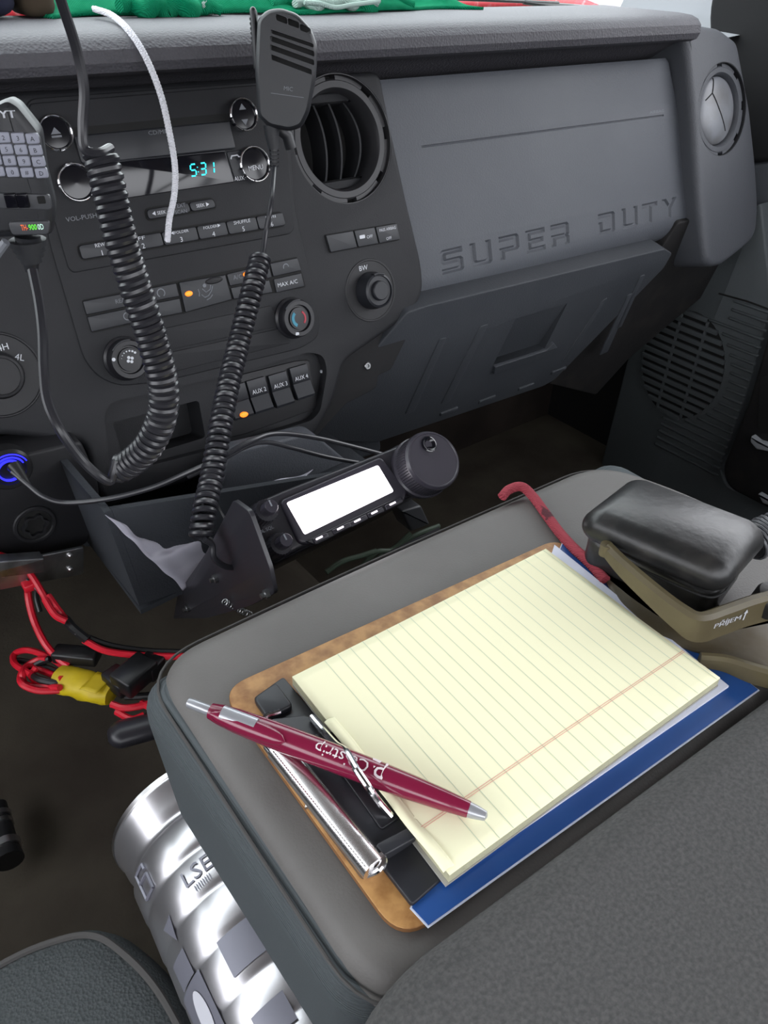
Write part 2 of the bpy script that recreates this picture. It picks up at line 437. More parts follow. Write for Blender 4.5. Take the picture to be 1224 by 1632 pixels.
def vent(F, u, v, Rr, closed, hub_dx):
    root = MB().ring(F, u, v, Rr*.985, Rr, -.03, -.0005, 64).build('air_vent', 'vent_black' if not closed else 'fascia', dash)
    jm = 'vent_black' if not closed else 'end_grey'
    MB().loft([[F.p(u+r*math.cos(2*math.pi*i/72), v+r*math.sin(2*math.pi*i/72), w) for i in range(72)] for r, w in ((Rr*.93, -.030), (Rr*.93, -.006), (Rr*.90, -.004), (Rr*.80, -.004), (Rr*.76, -.008), (Rr*.74, -.035))], False).build('vent_ring', jm, root)
    MB().ring(F, u, v, Rr*.90, Rr*.99, -.022, -.014, 64).build('vent_channel', 'slot', root)
    for k in range(8):      # rim fingers between the notches
        a0 = k*45+8; MB().ring(F, u, v, Rr*.90, Rr*.985, -.02, -.0045, 10, a0, a0+33, .0008).build('vent_rim', jm, root)
    if not closed:
        MB().prism(F, circ(u, v, Rr*.74, 48), -.049, -.045).build('vent_back', 'slot', root)
        for dx, cv in ((-.40, .10), (-.02, .14), (.40, .30)):
            m_ = MB(); h = Rr*.66*math.sqrt(max(.2, 1-dx*dx))
            L = []
            for i in range(13):
                t = -1+2*i/12; uu = u+dx*Rr*.75+cv*Rr*.6*(1-t*t)-.012*t*0; ww = -.012-.006*t*t
                L.append([F.p(uu-.0011, v+t*h, ww-.026), F.p(uu+.0011, v+t*h, ww-.026), F.p(uu+.0011, v+t*h, ww), F.p(uu-.0011, v+t*h, ww)])
            m_.loft(L).build('vane', 'fascia', root)
        for sg in (-1, 1):
            MB().prism(F, rpoly([(u-Rr*.5, v+sg*Rr*.58), (u+Rr*.5, v+sg*Rr*.58), (u+Rr*.3, v+sg*Rr*.75), (u-Rr*.3, v+sg*Rr*.75)], .004), -.036, -.016, .002).build('vane_frame', 'fascia', root)
    else:
        q = Rr*.735; f = lambda r: -.010+.010*math.sqrt(max(0, 1-(r/q)**2))-.002
        MB().lathe(F, u, v, [(q, -.03), (q, -.012)]+[(q*c, f(q*c)) for c in (.97, .9, .8, .65, .5, .3, .1, .01)], 56).build('vane', 'vane_grey', root)
        def gl(L):
            P = []
            for (a, b), (c, d) in zip(L, L[1:]):
                for k in range(6):
                    x = a+(c-a)*k/6; y = b+(d-b)*k/6; P.append(F.p(u+x*q, v+y*q, f(q*math.hypot(x, y))))
            return MB().tube(P, .0009, 6)
        gl([(-.22, .95), (-.42, .52), (-.80, .30)]).build('vane_seam', 'slot', root)
        gl([(-.42, .52), (-.1, .0), (.42, -.75)]).build('vane_seam', 'slot', root)
vent(S, vc[0], vc[1], VR, False, 0)

# glove box: flat lettered face that rolls under at the bottom
def gpt(px, py): return S.uv(px, py, -.012)
TL, TR, BR_, BL_ = gpt(612, 120), gpt(1068, 97), gpt(1112, 330), gpt(684, 440)
vt = TL[1]; loops = []
stp = [(.1255, -.012)]+[(.12-.199*i/12, -.012) for i in range(13)]
stp += [(-.079-.034*math.sin(a), -.012-.034*(1-math.cos(a))) for a in [R(x) for x in (12, 24, 36, 48, 60, 72, 84)]]
def ur(v):
    t = (TR[1]-v)/(TR[1]-BR_[1]); u = TR[0]+(BR_[0]-TR[0])*t
    if v < -.06: u -= .010*((-.06-v)/.04)**2
    return u
for i, (v, wv) in enumerate(stp):
    ul = .405+.02*(vt-v)/.2; q = ur(v); wt = wv-(.003 if i == 0 else 0)
    loops.append([S.p(ul, v, -.06), S.p(q, v, -.06), S.p(q, v, wt-.005), S.p(q-.0015, v, wt-.0015), S.p(q-.005, v, wt), S.p(ul, v, wt)])
gb = MB().loft(loops).build('glove_box_door', 'grey_panel', dash)
LET = dict(
 S=[(.1,1),(1,1),(1,.8),(.25,.8),(.22,.77),(.22,.62),(.25,.6),(.9,.6),(1,.5),(1,.1),(.9,0),(0,0),(0,.2),(.75,.2),(.78,.23),(.78,.38),(.75,.4),(.1,.4),(0,.5),(0,.9)],
 U=[(0,1),(.24,1),(.24,.25),(.3,.2),(.7,.2),(.76,.25),(.76,1),(1,1),(1,.1),(.9,0),(.1,0),(0,.1)],
 P=[(0,1),(.9,1),(1,.9),(1,.42),(.9,.32),(.24,.32),(.24,0),(0,0),(0,.5),(.74,.5),(.76,.53),(.76,.78),(.73,.8),(0,.8)],
 E=[(0,1),(1,1),(1,.8),(.24,.8),(.24,.6),(.9,.6),(.9,.4),(.24,.4),(.24,.2),(1,.2),(1,0),(0,0)],
 R=[(0,1),(.9,1),(1,.9),(1,.5),(.92,.42),(1,.34),(1,0),(.76,0),(.76,.32),(.24,.32),(.24,0),(0,0),(0,.52),(.76,.52),(.76,.8),(0,.8)],
 D=[(0,1),(.9,1),(1,.9),(1,.1),(.9,0),(0,0),(0,.6),(.24,.6),(.24,.2),(.76,.2),(.76,.8),(0,.8)],
 T=[(0,1),(1,1),(1,.8),(.62,.8),(.62,0),(.38,0),(.38,.8),(0,.8)],
 Y=[(0,1),(.28,1),(.5,.7),(.72,1),(1,1),(.62,.5),(.62,0),(.38,0),(.38,.5)])
cuts = MB()
v0 = gpt(721, 415)[1]; v1 = gpt(1067, 332)[1]; u0 = gpt(721, 415)[0]; u1 = gpt(1067, 332)[0]
for ch, px, py in (('S',721,415),('U',767,401),('P',812,391),('E',854,381),('R',893,372),('D',967,352),('U',1004,344),('T',1036,337),('Y',1067,331)):
    u, v = gpt(px, py); v = v0+(v1-v0)*(u-u0)/(u1-u0)
    W_, H_ = .034, .0265
    P = [(u+(a-.5)*W_, v+(b-.5)*H_) for a, b in LET[ch]]
    P = P if area(P) > 0 else P[::-1]; Pb = inset(P, -.0006); Pi = inset(P, .0020)
    cuts.loft([[S.p(a, b, w_) for a, b in q] for q, w_ in ((Pi, -.0148), (Pb, -.0119), (Pb, 0))])
c2 = MB(); a = gpt(672, 234); b = gpt(1058, 184)
c2.loft([[S.p(a[0], a[1]-h, w_), S.p(b[0], b[1]-h, w_), S.p(b[0], b[1]+h, w_), S.p(a[0], a[1]+h, w_)] for h, w_ in ((.0003, -.0136), (.0012, -.0119), (.0012, 0))])
cut(gb, [cuts, c2])
u, v = gpt(1047, 178); text(MB(), S, 'AIRBAG', u, v, .0035, -.0118, width=.032).build('airbag_mark', 'print_dim', gb)
# lower kick door of the glove box
gl = rpoly(G.pts([(500, 702), (545, 620), (650, 498), (684, 487), (1060, 397), (1072, 404), (1058, 428), (884, 606), (866, 616), (600, 706)]), .004)
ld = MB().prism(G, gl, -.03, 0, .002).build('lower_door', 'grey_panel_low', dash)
hp = rpoly(G.pts([(822, 508), (904, 484), (868, 552), (786, 578)]), .002)
hs = MB(); A = G.pts([(822, 508), (904, 484), (868, 556), (786, 582)])
hs.loft([[G.p(*A[0], .004), G.p(*A[1], .004), G.p(*A[2], .004), G.p(*A[3], .004)][::1], [G.p(*A[0], -.001), G.p(*A[1], -.001), G.p(*A[2], -.012), G.p(*A[3], -.012)]])
cut(ld, [hs])
MB().prism(G, rpoly(G.pts([(786, 582), (868, 556), (880, 544), (886, 552), (868, 566), (784, 594)]), .002), -.012, .0045, .0015).build('latch_handle', 'grey_panel_low', ld)
for q in ([(1000,470),(1010,466),(968,560),(955,566)], [(960,478),(968,474),(905,572),(894,577)], [(765,520),(778,516),(716,640),(702,644)], [(700,540),(712,537),(660,655),(645,660)], [(1020,440),(1028,437),(990,520),(980,525)]):
    MB().prism(G, rpoly(G.pts(q), .003), -.001, .0014, .001).build('rib', 'grey_panel_low', ld)
for q in ((715,655),(776,636),(838,616),(890,590)):
    u, v = G.uv(*q); MB().prism(G, rrect(u-.016, v-.003, u+.016, v+.003, .002), -.001, .0025, .0015).build('bump_stop', 'grey_panel_low', ld)
# end cap with the right vent
ep = rpoly(S.pts([(1090, 34), (1150, 44), (1178, 66), (1198, 175), (1207, 260), (1211, 330), (1207, 378), (1180, 402), (1150, 425), (1126, 425), (1117, 340), (1110, 250), (1105, 175), (1098, 100)], .012), [.02, .02, .03, .02, .02, .02, .03, .03, .02, .02, .01, .01, .01, .01], 5)
end = MB().prism(S, ep, -.07, .012, .010, 4).build('end_cap', 'end_grey', dash)
vu, vv = S.uv(1152, 175, .012)
S2 = Frame(S.p(0, 0, .012), S.ux, S.uy)
cut(end, [MB().prism(S2, circ(vu, vv, .0605, 64), -.09, .01)])
vent(S2, vu, vv, .0605, True, 0)
MB().prism(G, rpoly(G.pts([(1040, 420), (1082, 355), (1126, 345), (1205, 350), (1203, 395), (1150, 448), (1003, 572), (950, 630), (875, 612), (1000, 470)], -.022), .006), -.07, -.022, .003).build('side_trim', 'dirty_black', dash)

# passenger side switch bank and dials on the fascia
qb = S.pts([(516, 374), (631, 355), (637, 383), (525, 404)])
MB().prism(S, rpoly(qb, .003), -.001, .0008).build('switch_surround', 'slot', dash)
def strip(F, q, cuts, w0, w1, gap, mk, names, parent, rr=.001):
    """keys in a row between the corners q = TL, TR, BR, BL"""
    o = []
    for (a, b), nm in zip(zip(cuts, cuts[1:]), names):
        def L(p, r, t): return (p[0]+(r[0]-p[0])*t, p[1]+(r[1]-p[1])*t)
        P = [L(q[0], q[1], a), L(q[0], q[1], b), L(q[3], q[2], b), L(q[3], q[2], a)]
        P = inset(P if area(P) > 0 else P[::-1], gap)
        m_ = MB().prism(F, rpoly(P, rr), w0, w1, .0006); ob = m_.build(nm, mk, parent)
        cx = sum(p[0] for p in P)/4; cy = sum(p[1] for p in P)/4; o.append((ob, cx, cy))
    return o
ks = strip(S, qb, [0, .38, .68, 1], 0, .0025, .0009, 'button', ['switch']*3, dash)
text(MB(), S, 'OFF', ks[2][1], ks[2][2]-.005, .003, .0027, ang=0).build('print', 'print_white', ks[2][0])
text(MB(), S, 'PASS AIRBAG', ks[2][1], ks[2][2]+.0045, .003, .0027, width=.022).build('print', 'print_white', ks[2][0])
mb = text(MB(), S, 'OFF', ks[1][1]+.004, ks[1][2], .0032, .0027); mb.prism(S, rrect(ks[1][1]-.009, ks[1][2]-.0005, ks[1][1]-.002, ks[1][2]+.003, .001), .0025, .0028); mb.build('print', 'print_white', ks[1][0])
u, v = S.uv(591, 463)
dl = MB(); dl.ring(S, u, v, .0305, .033, -.002, .0006, 48, bev=.0005); dl.prism(S, circ(u, v, .0305, 48), -.001, .0002)
dd = dl.build('mode_dial', 'fascia_dark', dash)
def flut(n, d): return lambda i, N: 1-d*(.5+.5*math.cos(2*math.pi*i/N*n))
kn = MB().lathe(S, u, v, [(.0195, .0), (.0195, .006), (.0175, .016), (.0155, .017), (.0150, .0155), (.0105, .0155), (.010, .019), (.009, .020), (.001, .020)], 60).build('dial_knob', 'button', dd)
MB().ring(S, u, v, .0165, .0185, .006, .0175, 30, 60, 105, .0005).build('dial_pointer', 'button', dd)
a = S.uv(579, 427); text(MB(), S, 'BW', a[0], a[1], .005, .0006).build('print', 'print_white', dd)
u, v = S.uv(-2, 598)
dr = rad(S, 0, 598, 69); dl = MB(); dl.ring(S, u, v, dr*.93, dr, -.002, .001, 64, bev=.0008); dl.prism(S, circ(u, v, dr*.93, 56), -.001, .0003)
dd = dl.build('drive_selector', 'fascia_dark', dash)
MB().lathe(S, u, v, [(.0195, 0), (.019, .007), (.017, .011), (.015, .0115), (.0145, .0105), (.001, .0105)], 48).build('selector_knob', 'fascia_dark', dd)
a = S.uv(4, 553); text(MB(), S, '4H', a[0], a[1], .0052, .0012).build('print', 'print_white', dd)
a = S.uv(31, 569); text(MB(), S, '4L', a[0], a[1], .0052, .0012, ang=-.4).build('print', 'print_white', dd)

# ------------------------------------------------------------------ car stereo
st = thing('car_stereo', 'factory car stereo with chrome ringed knobs and teal clock reading 5:31', 'car radio', S.p(.17, 0, 0))
MB().prism(S, rpoly(S.pts([(44, 166), (447, 133), (467, 364), (461, 373), (116, 435), (108, 428), (81, 335)]), .004), .0015, .0035, .001).build('face_plate', 'fascia', st)
MB().prism(S, rpoly(S.pts([(70, 232), (100, 206), (365, 181), (366, 193), (114, 217)]), .001), .003, .0038).build('disc_slot', 'slot', st)
MB().prism(S, rpoly(S.pts([(114, 218), (362, 194), (372, 238), (178, 259), (128, 262)]), .002), .003, .0058, .0012).build('slot_lip', 'button', st)
a = S.uv(250, 212); text(MB(), S, 'CD/MP3', a[0], a[1], .0032, .006, width=.02).build('print', 'print_dim', st)
MB().prism(S, rpoly(S.pts([(180, 260), (356, 243), (371, 291), (198, 317)]), .002), .003, .0044, .0006).build('display', 'gloss_black', st)
MB().prism(S, rpoly(S.pts([(180, 257.5), (354, 241), (355, 243), (180, 260.5)]), .0002), .003, .0056, .0003).build('display_trim', 'button', st)
sd = MB().prism(S, rpoly(S.pts([(358, 243), (400, 237), (412, 284), (373, 291)]), .002), .003, .0044, .0006).build('side_buttons', 'button', st)
# seven segment digits
SEG = {'5': 'afgcd', '3': 'abgcd', '1': 'bc'}
def digit(mb, F, ch, u, v, h, w):
    W_, t = h*.55, h*.13; sl = .18
    sg = dict(a=(0, h, W_, h), g=(0, h/2, W_, h/2), d=(0, 0, W_, 0), f=(0, h/2, 0, h), b=(W_, h/2, W_, h), e=(0, 0, 0, h/2), c=(W_, 0, W_, h/2))
    for s in SEG[ch]:
        x0, y0, x1, y1 = sg[s]; x0 += y0*sl; x1 += y1*sl; d = V((x1-x0, y1-y0)).normalized(); n_ = V((-d.y, d.x))*t/2
        x0 += d.x*t*.5; y0 += d.y*t*.5; x1 -= d.x*t*.5; y1 -= d.y*t*.5
        mb.add([F.p(u+x0+n_.x, v+y0+n_.y, w), F.p(u+x0-n_.x, v+y0-n_.y, w), F.p(u+x1-n_.x, v+y1-n_.y, w), F.p(u+x1+n_.x, v+y1+n_.y, w)], [(0, 1, 2, 3)])
a = S.uv(301, 280); mb = MB(); g = .0082
for i, ch in enumerate('531'): digit(mb, S, ch, a[0]+i*.0082+(.0015 if i else 0), a[1]-.001, .0095, .0047)
for k in (.3, .7): mb.prism(S, circ(a[0]+.0080, a[1]+.0095*k-.001, .0005, 8), .0044, .0047)
mb.build('clock_digits', 'lcd_teal', st)
def knob(px, py, r, h, gaps, name='knob'):
    u, v = S.uv(px, py, .006); rr = rad(S, px, py, r, .006)
    k = MB().lathe(S, u, v, [(rr*.94, .003), (rr*.94, .007), (rr*.90, .0085), (rr*.86, .0082), (rr*.82, .0072), (.0008, .0078)], 48).build(name, 'gloss_black', st)
    for a0, a1 in gaps: MB().ring(S, u, v, rr*.88, rr, .004, .0098, int((a1-a0)/5)+2, a0, a1, .0007).build('chrome_ring', 'chrome', k)
    return k, u, v, rr
G4 = [(-30, 185), (192, 208), (218, 250), (255, 322)]
k, u, v, q = knob(88, 212, 29, .006, [(-90, 150), (155, 265)], 'eject_button')
mb = MB().prism(S, [(u-.004, v-.001), (u+.004, v-.001), (u, v+.004)], .0076, .0081); mb.box(S, u-.004, v-.0035, u+.004, v-.002, .0076, .0081); mb.build('print', 'print_dim', k)
knob(121, 291, 31, .006, [(0, 178), (183, 300), (308, 355)], 'volume_knob')
k, u, v, q = knob(387, 183, 27, .006, G4, 'tune_button')
mb = MB().prism(S, [(u-.0035, v+.004), (u+.0035, v+.004), (u, v+.009)], .0076, .0081); mb.prism(S, [(u-.0035, v-.004), (u, v-.009), (u+.0035, v-.004)], .0076, .0081); mb.build('print', 'print_dim', k)
k, u, v, q = knob(405, 262, 29, .006, G4, 'menu_knob')
text(MB(), S, 'MENU', u, v-.003, .004, .0081).build('print', 'print_white', k)
a = S.uv(378, 285); text(MB(), S, 'AUX', a[0], a[1], .0035, .0047).build('print', 'print_white', sd)
a = S.uv(371, 252); MB().tube([S.p(a[0]-.0045, a[1]-.001, .0047), S.p(a[0]-.003, a[1]+.0015, .0047), S.p(a[0]+.003, a[1]+.0018, .0047), S.p(a[0]+.0045, a[1]-.0005, .0047)], .0007, 6).build('print', 'print_white', sd)
a = S.uv(128, 347); text(MB(), S, 'VOL-PUSH', a[0], a[1], .0036, .0037, width=.026).build('print', 'print_dim', st)
q = S.pts([(229, 334), (335, 316), (342, 332), (233, 352)])
MB().prism(S, rpoly(inset(q if area(q) > 0 else q[::-1], -.001), .006), .003, .0042).build('seek_surround', 'slot', st)
ks = strip(S, q, [0, .33, .62, 1], .003, .0062, .0006, 'button', ['seek_key', 'scan_key', 'seek_key'], st, .003)
text(MB(), S, '◄ SEEK', ks[0][1], ks[0][2], .0036, .0064, ang=-.0).build('print', 'print_white', ks[0][0])
mb = text(MB(), S, 'TEXT', ks[1][1], ks[1][2]+.0028, .0032, .0064); text(mb, S, 'SCAN', ks[1][1], ks[1][2]-.0022, .0032, .0064).build('print', 'print_dim', ks[1][0])
text(MB(), S, 'SEEK ►', ks[2][1], ks[2][2], .0036, .0064).build('print', 'print_white', ks[2][0])
q = S.pts([(121, 391), (446, 338), (452, 360), (128, 415)])
MB().prism(S, rpoly(inset(q if area(q) > 0 else q[::-1], -.001), .007), .003, .0042).build('preset_surround', 'slot', st)
ks = strip(S, q, [0, .18, .37, .54, .69, .85, 1], .003, .0062, .0005, 'button', ['preset_key']*6, st, .0025)
for (o_, cx, cy), (t1, t2) in zip(ks, (('REW', '1'), ('FF', '2'), ('◄FOLDER', '3'), ('FOLDER►', '4'), ('SHUFFLE', '5'), ('►/II', '6'))):
    mb = text(MB(), S, t1, cx, cy+.0035, .003, .0064, width=.0022*len(t1)+.002); text(mb, S, t2, cx, cy-.003, .0042, .0064).build('print', 'print_white', o_)

# ------------------------------------------------------------------ climate controls
cl = thing('climate_panel', 'black climate control panel with two dials and an orange lamp below the stereo', 'control panel', S.p(.19, -.05, 0))
def quadkey(L, name, m='button', w1=.0036, rr=.0012, parent=None):
    P = S.pts(L); P = P if area(P) > 0 else P[::-1]
    o_ = MB().prism(S, rpoly(inset(P, .0006), rr), .001, w1, .0006).build(name, m, parent or cl)
    return o_, sum(p[0] for p in P)/len(P), sum(p[1] for p in P)/len(P)
P = S.pts([(129, 478), (472, 409), (486, 458), (372, 478), (290, 500), (145, 531)])
MB().prism(S, rpoly(P, .002), .001, .0021).build('key_surround', 'slot', cl)
k1 = quadkey([(129, 479), (206, 464), (212, 487), (136, 503)], 'key'); k2 = quadkey([(206, 464), (279, 450), (285, 473), (212, 487)], 'key')
k3 = quadkey([(136, 504), (212, 488), (219, 513), (144, 530)], 'key'); k4 = quadkey([(212, 488), (285, 474), (290, 499), (219, 513)], 'key')
text(MB(), S, 'REAR', k1[1]+.012, k1[2], .0035, .0038).build('print', 'print_dim', k1[0])
MB().ring(S, k2[1]+.005, k2[2], .003, .004, .0036, .0039, 20, -60, 240).build('print', 'print_dim', k2[0])
MB().ring(S, k3[1]+.013, k3[2], .0028, .0036, .0036, .0039, 20).build('print', 'print_dim', k3[0])
k5 = quadkey([(282, 449), (357, 437), (368, 478), (293, 499)], 'key', 'button', .0042)
def oval(px, py, a, b, m, name, parent, w0=.003, w1=.0055):
    u, v = S.uv(px, py, w1); return MB().prism(S, circ(u, v, a, 18, b), w0, w1, min(a, b)*.5).build(name, m, parent)
oval(302, 468, .0038, .0024, 'led_orange', 'indicator_lamp', k5[0])
oval(342, 447, .0095, .0032, 'fascia_dark', 'window_oval', k5[0], .003, .005)
# seated figure symbol with air arrows
u, v = S.uv(330, 466, .0043); mb = MB()
for P in ([(-.004, .004), (-.001, .0005), (.0035, .002), (.0055, .006)], [(-.006, -.001), (-.003, -.004), (.001, -.003), (.005, .001), (.007, .005)], [(-.008, .0045), (-.0075, .001), (-.0085, -.002)], [(-.002, -.0065), (.002, -.0055), (.005, -.003)]):
    mb.tube([S.p(u+a, v+b, .0044) for a, b in P], .00055, 6)
mb.lathe(S, u-.001, v+.0065, [(.0018, .004), (.0018, .0046)], 12); mb.build('print', 'print_dim', k5[0])
k6 = quadkey([(358, 436), (426, 420), (432, 443), (364, 457)], 'key', 'button'); text(MB(), S, 'A/C', k6[1]-.013, k6[2]+.001, .0042, .0038).build('print', 'print_dim', k6[0])
oval(394, 437, .0034, .0022, 'led_orange', 'indicator_lamp', k6[0]); oval(402, 430, .0022, .0018, 'led_red', 'indicator_lamp', k6[0])
k7 = quadkey([(364, 458), (427, 445), (433, 467), (370, 478)], 'key', 'button')
k8 = quadkey([(427, 419), (472, 410), (479, 432), (433, 442)], 'key'); MB().ring(S, k8[1], k8[2], .0025, .0035, .0036, .0039, 16, 0, 200).build('print', 'print_dim', k8[0])
k9 = quadkey([(433, 444), (478, 434), (484, 457), (438, 468)], 'key'); text(MB(), S, 'MAX A/C', k9[1]-.002, k9[2], .0038, .0038, width=.023).build('print', 'print_white', k9[0])
quadkey([(236, 527), (430, 486), (446, 520), (247, 563)], 'blank_panel', 'fascia', .0032)
quadkey([(247, 565), (446, 522), (462, 547), (256, 598)], 'blank_panel', 'fascia', .0032)
def cknob(px, py, r, cap_m, name):
    u, v = S.uv(px, py, .008); rr = rad(S, px, py, r, .008)
    k = MB().lathe(S, u, v, [(rr*1.08, .001), (rr*1.08, .004), (rr*.98, .006), (rr*.97, .014), (rr*.90, .0165), (rr*.70, .0165), (rr*.66, .0135), (rr*.58, .0135), (rr*.56, .0155), (.001, .0158)], 56).build(name, cap_m, cl)
    MB().ring(S, u, v, rr*.90, rr*.985, .012, .0172, 20, 75, 140, .0004).build('knob_grip', 'button', k)
    return k, u, v, rr
k, u, v, q = cknob(203, 572, 33, 'button_dark', 'fan_knob')
mb = MB()
for i in range(4): mb.prism(S, circ(u+.0022*math.cos(i*1.57+.4), v+.0022*math.sin(i*1.57+.4), .0014, 10), .0157, .0161)
for i in range(7): mb.lathe(S, u+q*.42*math.cos(R(160-i*20)), v+q*.42*math.sin(R(160-i*20)), [(.0003+i*.00013, .0156), (.0003+i*.00013, .0161)], 8)
mb.build('print', 'print_white', k)
MB().lathe(S, u-q*.80*math.cos(.15), v+q*.2, [(.0016, .0160), (.0016, .0170)], 12).build('knob_pointer', 'print_white', k)
k, u, v, q = cknob(471, 507, 31, 'button_dark', 'temperature_knob')
MB().ring(S, u, v, q*.30, q*.46, .0155, .0161, 12, 125, 240).build('cold_mark', 'print_blue', k)
MB().ring(S, u, v, q*.32, q*.42, .0155, .0161, 12, -50, 55).build('hot_mark', 'print_red', k)
MB().box(S, u-q*.42, v-q*.80, u-q*.22, v-q*.66, .0160, .0170).build('knob_pointer', 'print_white', k)

# ------------------------------------------------------------------ auxiliary rocker switches in the slot
ax = thing('auxiliary_switch_panel', 'row of black rocker switches marked AUX in the slot under the climate panel', 'switch panel', S.p(.21, -.17, -.012))
A_ = Frame(S.p(0, 0, -.012), S.ux, S.uy)
MB().prism(A_, rpoly(A_.pts([(350, 605), (470, 575), (492, 573), (505, 650), (395, 690), (350, 700)]), .004), .0002, .002, .0008).build('switch_plate', 'fascia_dark', ax)
for i, (px, py) in enumerate(((384, 650), (416, 640), (450, 631), (483, 619))):
    u, v = A_.uv(px-3, py-10, .006); F2 = A_.sub(u, v, 0)
    rb = MB()
    L = []
    for uu in (-.0105, .0105):
        L.append([F2.p(uu, .017, .002), F2.p(uu, .017, .0065), F2.p(uu, .002, .0085), F2.p(uu, .0, .0075), F2.p(uu, -.014, .0125), F2.p(uu, -.0165, .0115), F2.p(uu, -.016, .002)])
    rb.loft(L); rk = rb.build('rocker_switch', 'button', ax)
    if i: 
        Ft = Frame(F2.p(0, .0052, .0083), F2.ux, (F2.uy*.015-F2.un*.002))
        text(MB(), Ft, 'AUX %d' % (i+1), 0, 0, .0042, .0006, width=.016).build('print', 'print_white', rk)
u, v = A_.uv(390, 661, .014)
MB().prism(A_, circ(u, v, .0042, 20, .0026), .011, .0145, .001).build('indicator_lamp', 'led_orange', ax)
u, v = S.uv(514, 592, -.010)
MB().lathe(S, u, v, [(.002, -.0119), (.002, -.009), (.0005, -.0085)], 12).build('marker_pin', 'print_white', ax)
# ------------------------------------------------------------------ lower console, outlet panel, tray
lc = thing('outlet_panel', 'black panel with a power outlet at the bottom left under the dash', 'outlet panel', (-.05, .51, -.16))
Y5 = YF(.50)
MB().prism(Y5, rpoly([(-.30, -.005)]+Y5.pts([(130, 703), (156, 762), (160, 790), (140, 868)])+[(-.30, -.135)], .006), -.04, 0, .003).build('panel', 'fascia_dark', lc)
u, v = Y5.uv(55, 835)
ou = MB().ring(Y5, u, v, .0145, .0185, .0, .003, 40, bev=.001).build('outlet_ring', 'fascia_dark', lc)
MB().lathe(Y5, u, v, [(.0145, .0005), (.0145, .0015), (.001, .0015)], 30).build('outlet_well', 'slot', lc)
MB().loft([[Y5.p(u+r*math.cos(2*math.pi*i/60)*(1+.12*math.cos(i*2*math.pi/60*6)), v+r*math.sin(2*math.pi*i/60)*(1+.12*math.cos(i*2*math.pi/60*6)), w_) for i in range(60)] for r, w_ in ((.0105, .001), (.0105, .005), (.0085, .005), (.0085, .001))], False).build('outlet_socket', 'fascia_dark', lc)
ch = thing('usb_charger', 'usb charger glowing blue, plugged into the black panel at the left edge', 'charger', Y5.p(*Y5.uv(12, 738)))
u, v = Y5.uv(8, 738)
MB().lathe(Y5, u, v, [(.0185, .001), (.0185, .012), (.0165, .0145), (.013, .0145), (.0125, .0125), (.001, .0125)], 40).build('charger_body', 'plug_black', ch)
for r in (.0085, .0115, .0145): MB().ring(Y5, u, v, r, r+.0010, .0125, .0150, 40, 20 if r > .01 else 0, 200 if r > .01 else 330).build('glow_ring', 'usb_blue', ch)
bk = thing('metal_bracket', 'dull metal bracket with screws under the black outlet panel', 'bracket', (-.05, .46, -.15))
Y6 = YF(.475)
MB().prism(Y6, rpoly([Y6.uv(-60, 912), Y6.uv(134, 872), Y6.uv(134, 915), Y6.uv(-60, 952)], .002), -.003, 0, .0008).build('plate', 'steel', bk)
mb = MB().prism(Y6, rpoly(Y6.pts([(-60, 898), (70, 888), (70, 910), (-60, 926)], .01), .001), .0, .012, .001); mb.build('channel', 'steel', bk)
for px, py in ((113, 886), (113, 908), (48, 893), (5, 916), (4, 903)):
    u, v = Y6.uv(px, py, .001); MB().lathe(Y6, u, v, [(.0028, 0), (.0026, .0015), (.0014, .0025), (.0003, .0026)], 14).build('screw', 'chrome_rough', bk)

tr = thing('console_tray', 'blue grey plastic bin below the dash holding a clear bag', 'bin', (.10, .45, -.25))
def P3(x, y, z): return V((x, y, z))
Z0, Z1 = -.150, -.035
def slab(a, b, c, d, n_): m_ = MB(); m_.loft([[a, b, c, d], [p+n_ for p in (a, b, c, d)]]); return m_
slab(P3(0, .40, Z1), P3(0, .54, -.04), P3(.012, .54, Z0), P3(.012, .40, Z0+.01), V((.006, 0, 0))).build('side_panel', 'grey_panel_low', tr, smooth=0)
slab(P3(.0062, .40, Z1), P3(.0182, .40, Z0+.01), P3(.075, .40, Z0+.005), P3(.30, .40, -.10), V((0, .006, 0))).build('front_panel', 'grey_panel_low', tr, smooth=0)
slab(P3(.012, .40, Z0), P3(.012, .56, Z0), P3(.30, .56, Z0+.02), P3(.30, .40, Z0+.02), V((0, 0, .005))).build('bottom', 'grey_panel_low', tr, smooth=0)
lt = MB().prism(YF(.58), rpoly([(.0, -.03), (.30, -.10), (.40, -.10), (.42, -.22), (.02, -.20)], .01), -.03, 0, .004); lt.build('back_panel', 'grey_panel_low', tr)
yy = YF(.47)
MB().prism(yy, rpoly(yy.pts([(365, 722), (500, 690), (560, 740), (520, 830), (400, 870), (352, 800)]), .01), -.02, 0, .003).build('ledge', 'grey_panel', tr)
# clear plastic bag hanging over the bin's front edge
Pb = [ony(168, 820, .392), ony(292, 940, .385), ony(352, 800, .44), ony(318, 826, .46)]
def bagp(s, t):
    a = Pb[0].lerp(Pb[1], s); b = Pb[0].lerp(Pb[2], s)if False else ony(168+150*s, 820+5*math.sin(s*3)-2*s, .43).lerp(ony(480, 742, .44), 0)
    c = ony(300+200*s if False else 168+(500-168)*s, 820-(75)*max(0, s-.4)/.6, .44)
    p = a.lerp(c, t)
    n = .006*math.sin(9*s+5*t)*math.sin(3*t+.5)+.004*math.sin(23*s-11*t)+.002*math.sin(41*t+17*s)
    return p+V((0, -.4, .9))*n*min(1, s*4)*(.4+t)
o = MB().grid(bagp, 50, 26).build('plastic_bag', 'bag', smooth=180, solid=.0004); tag(o, 'crumpled clear plastic bag lining the blue grey bin', 'bag')
bagp2 = lambda s, t: ony(470+45*s, 735+35*t-10*s, .43)+V((0, -.5, .8))*.003*math.sin(8*s+6*t)
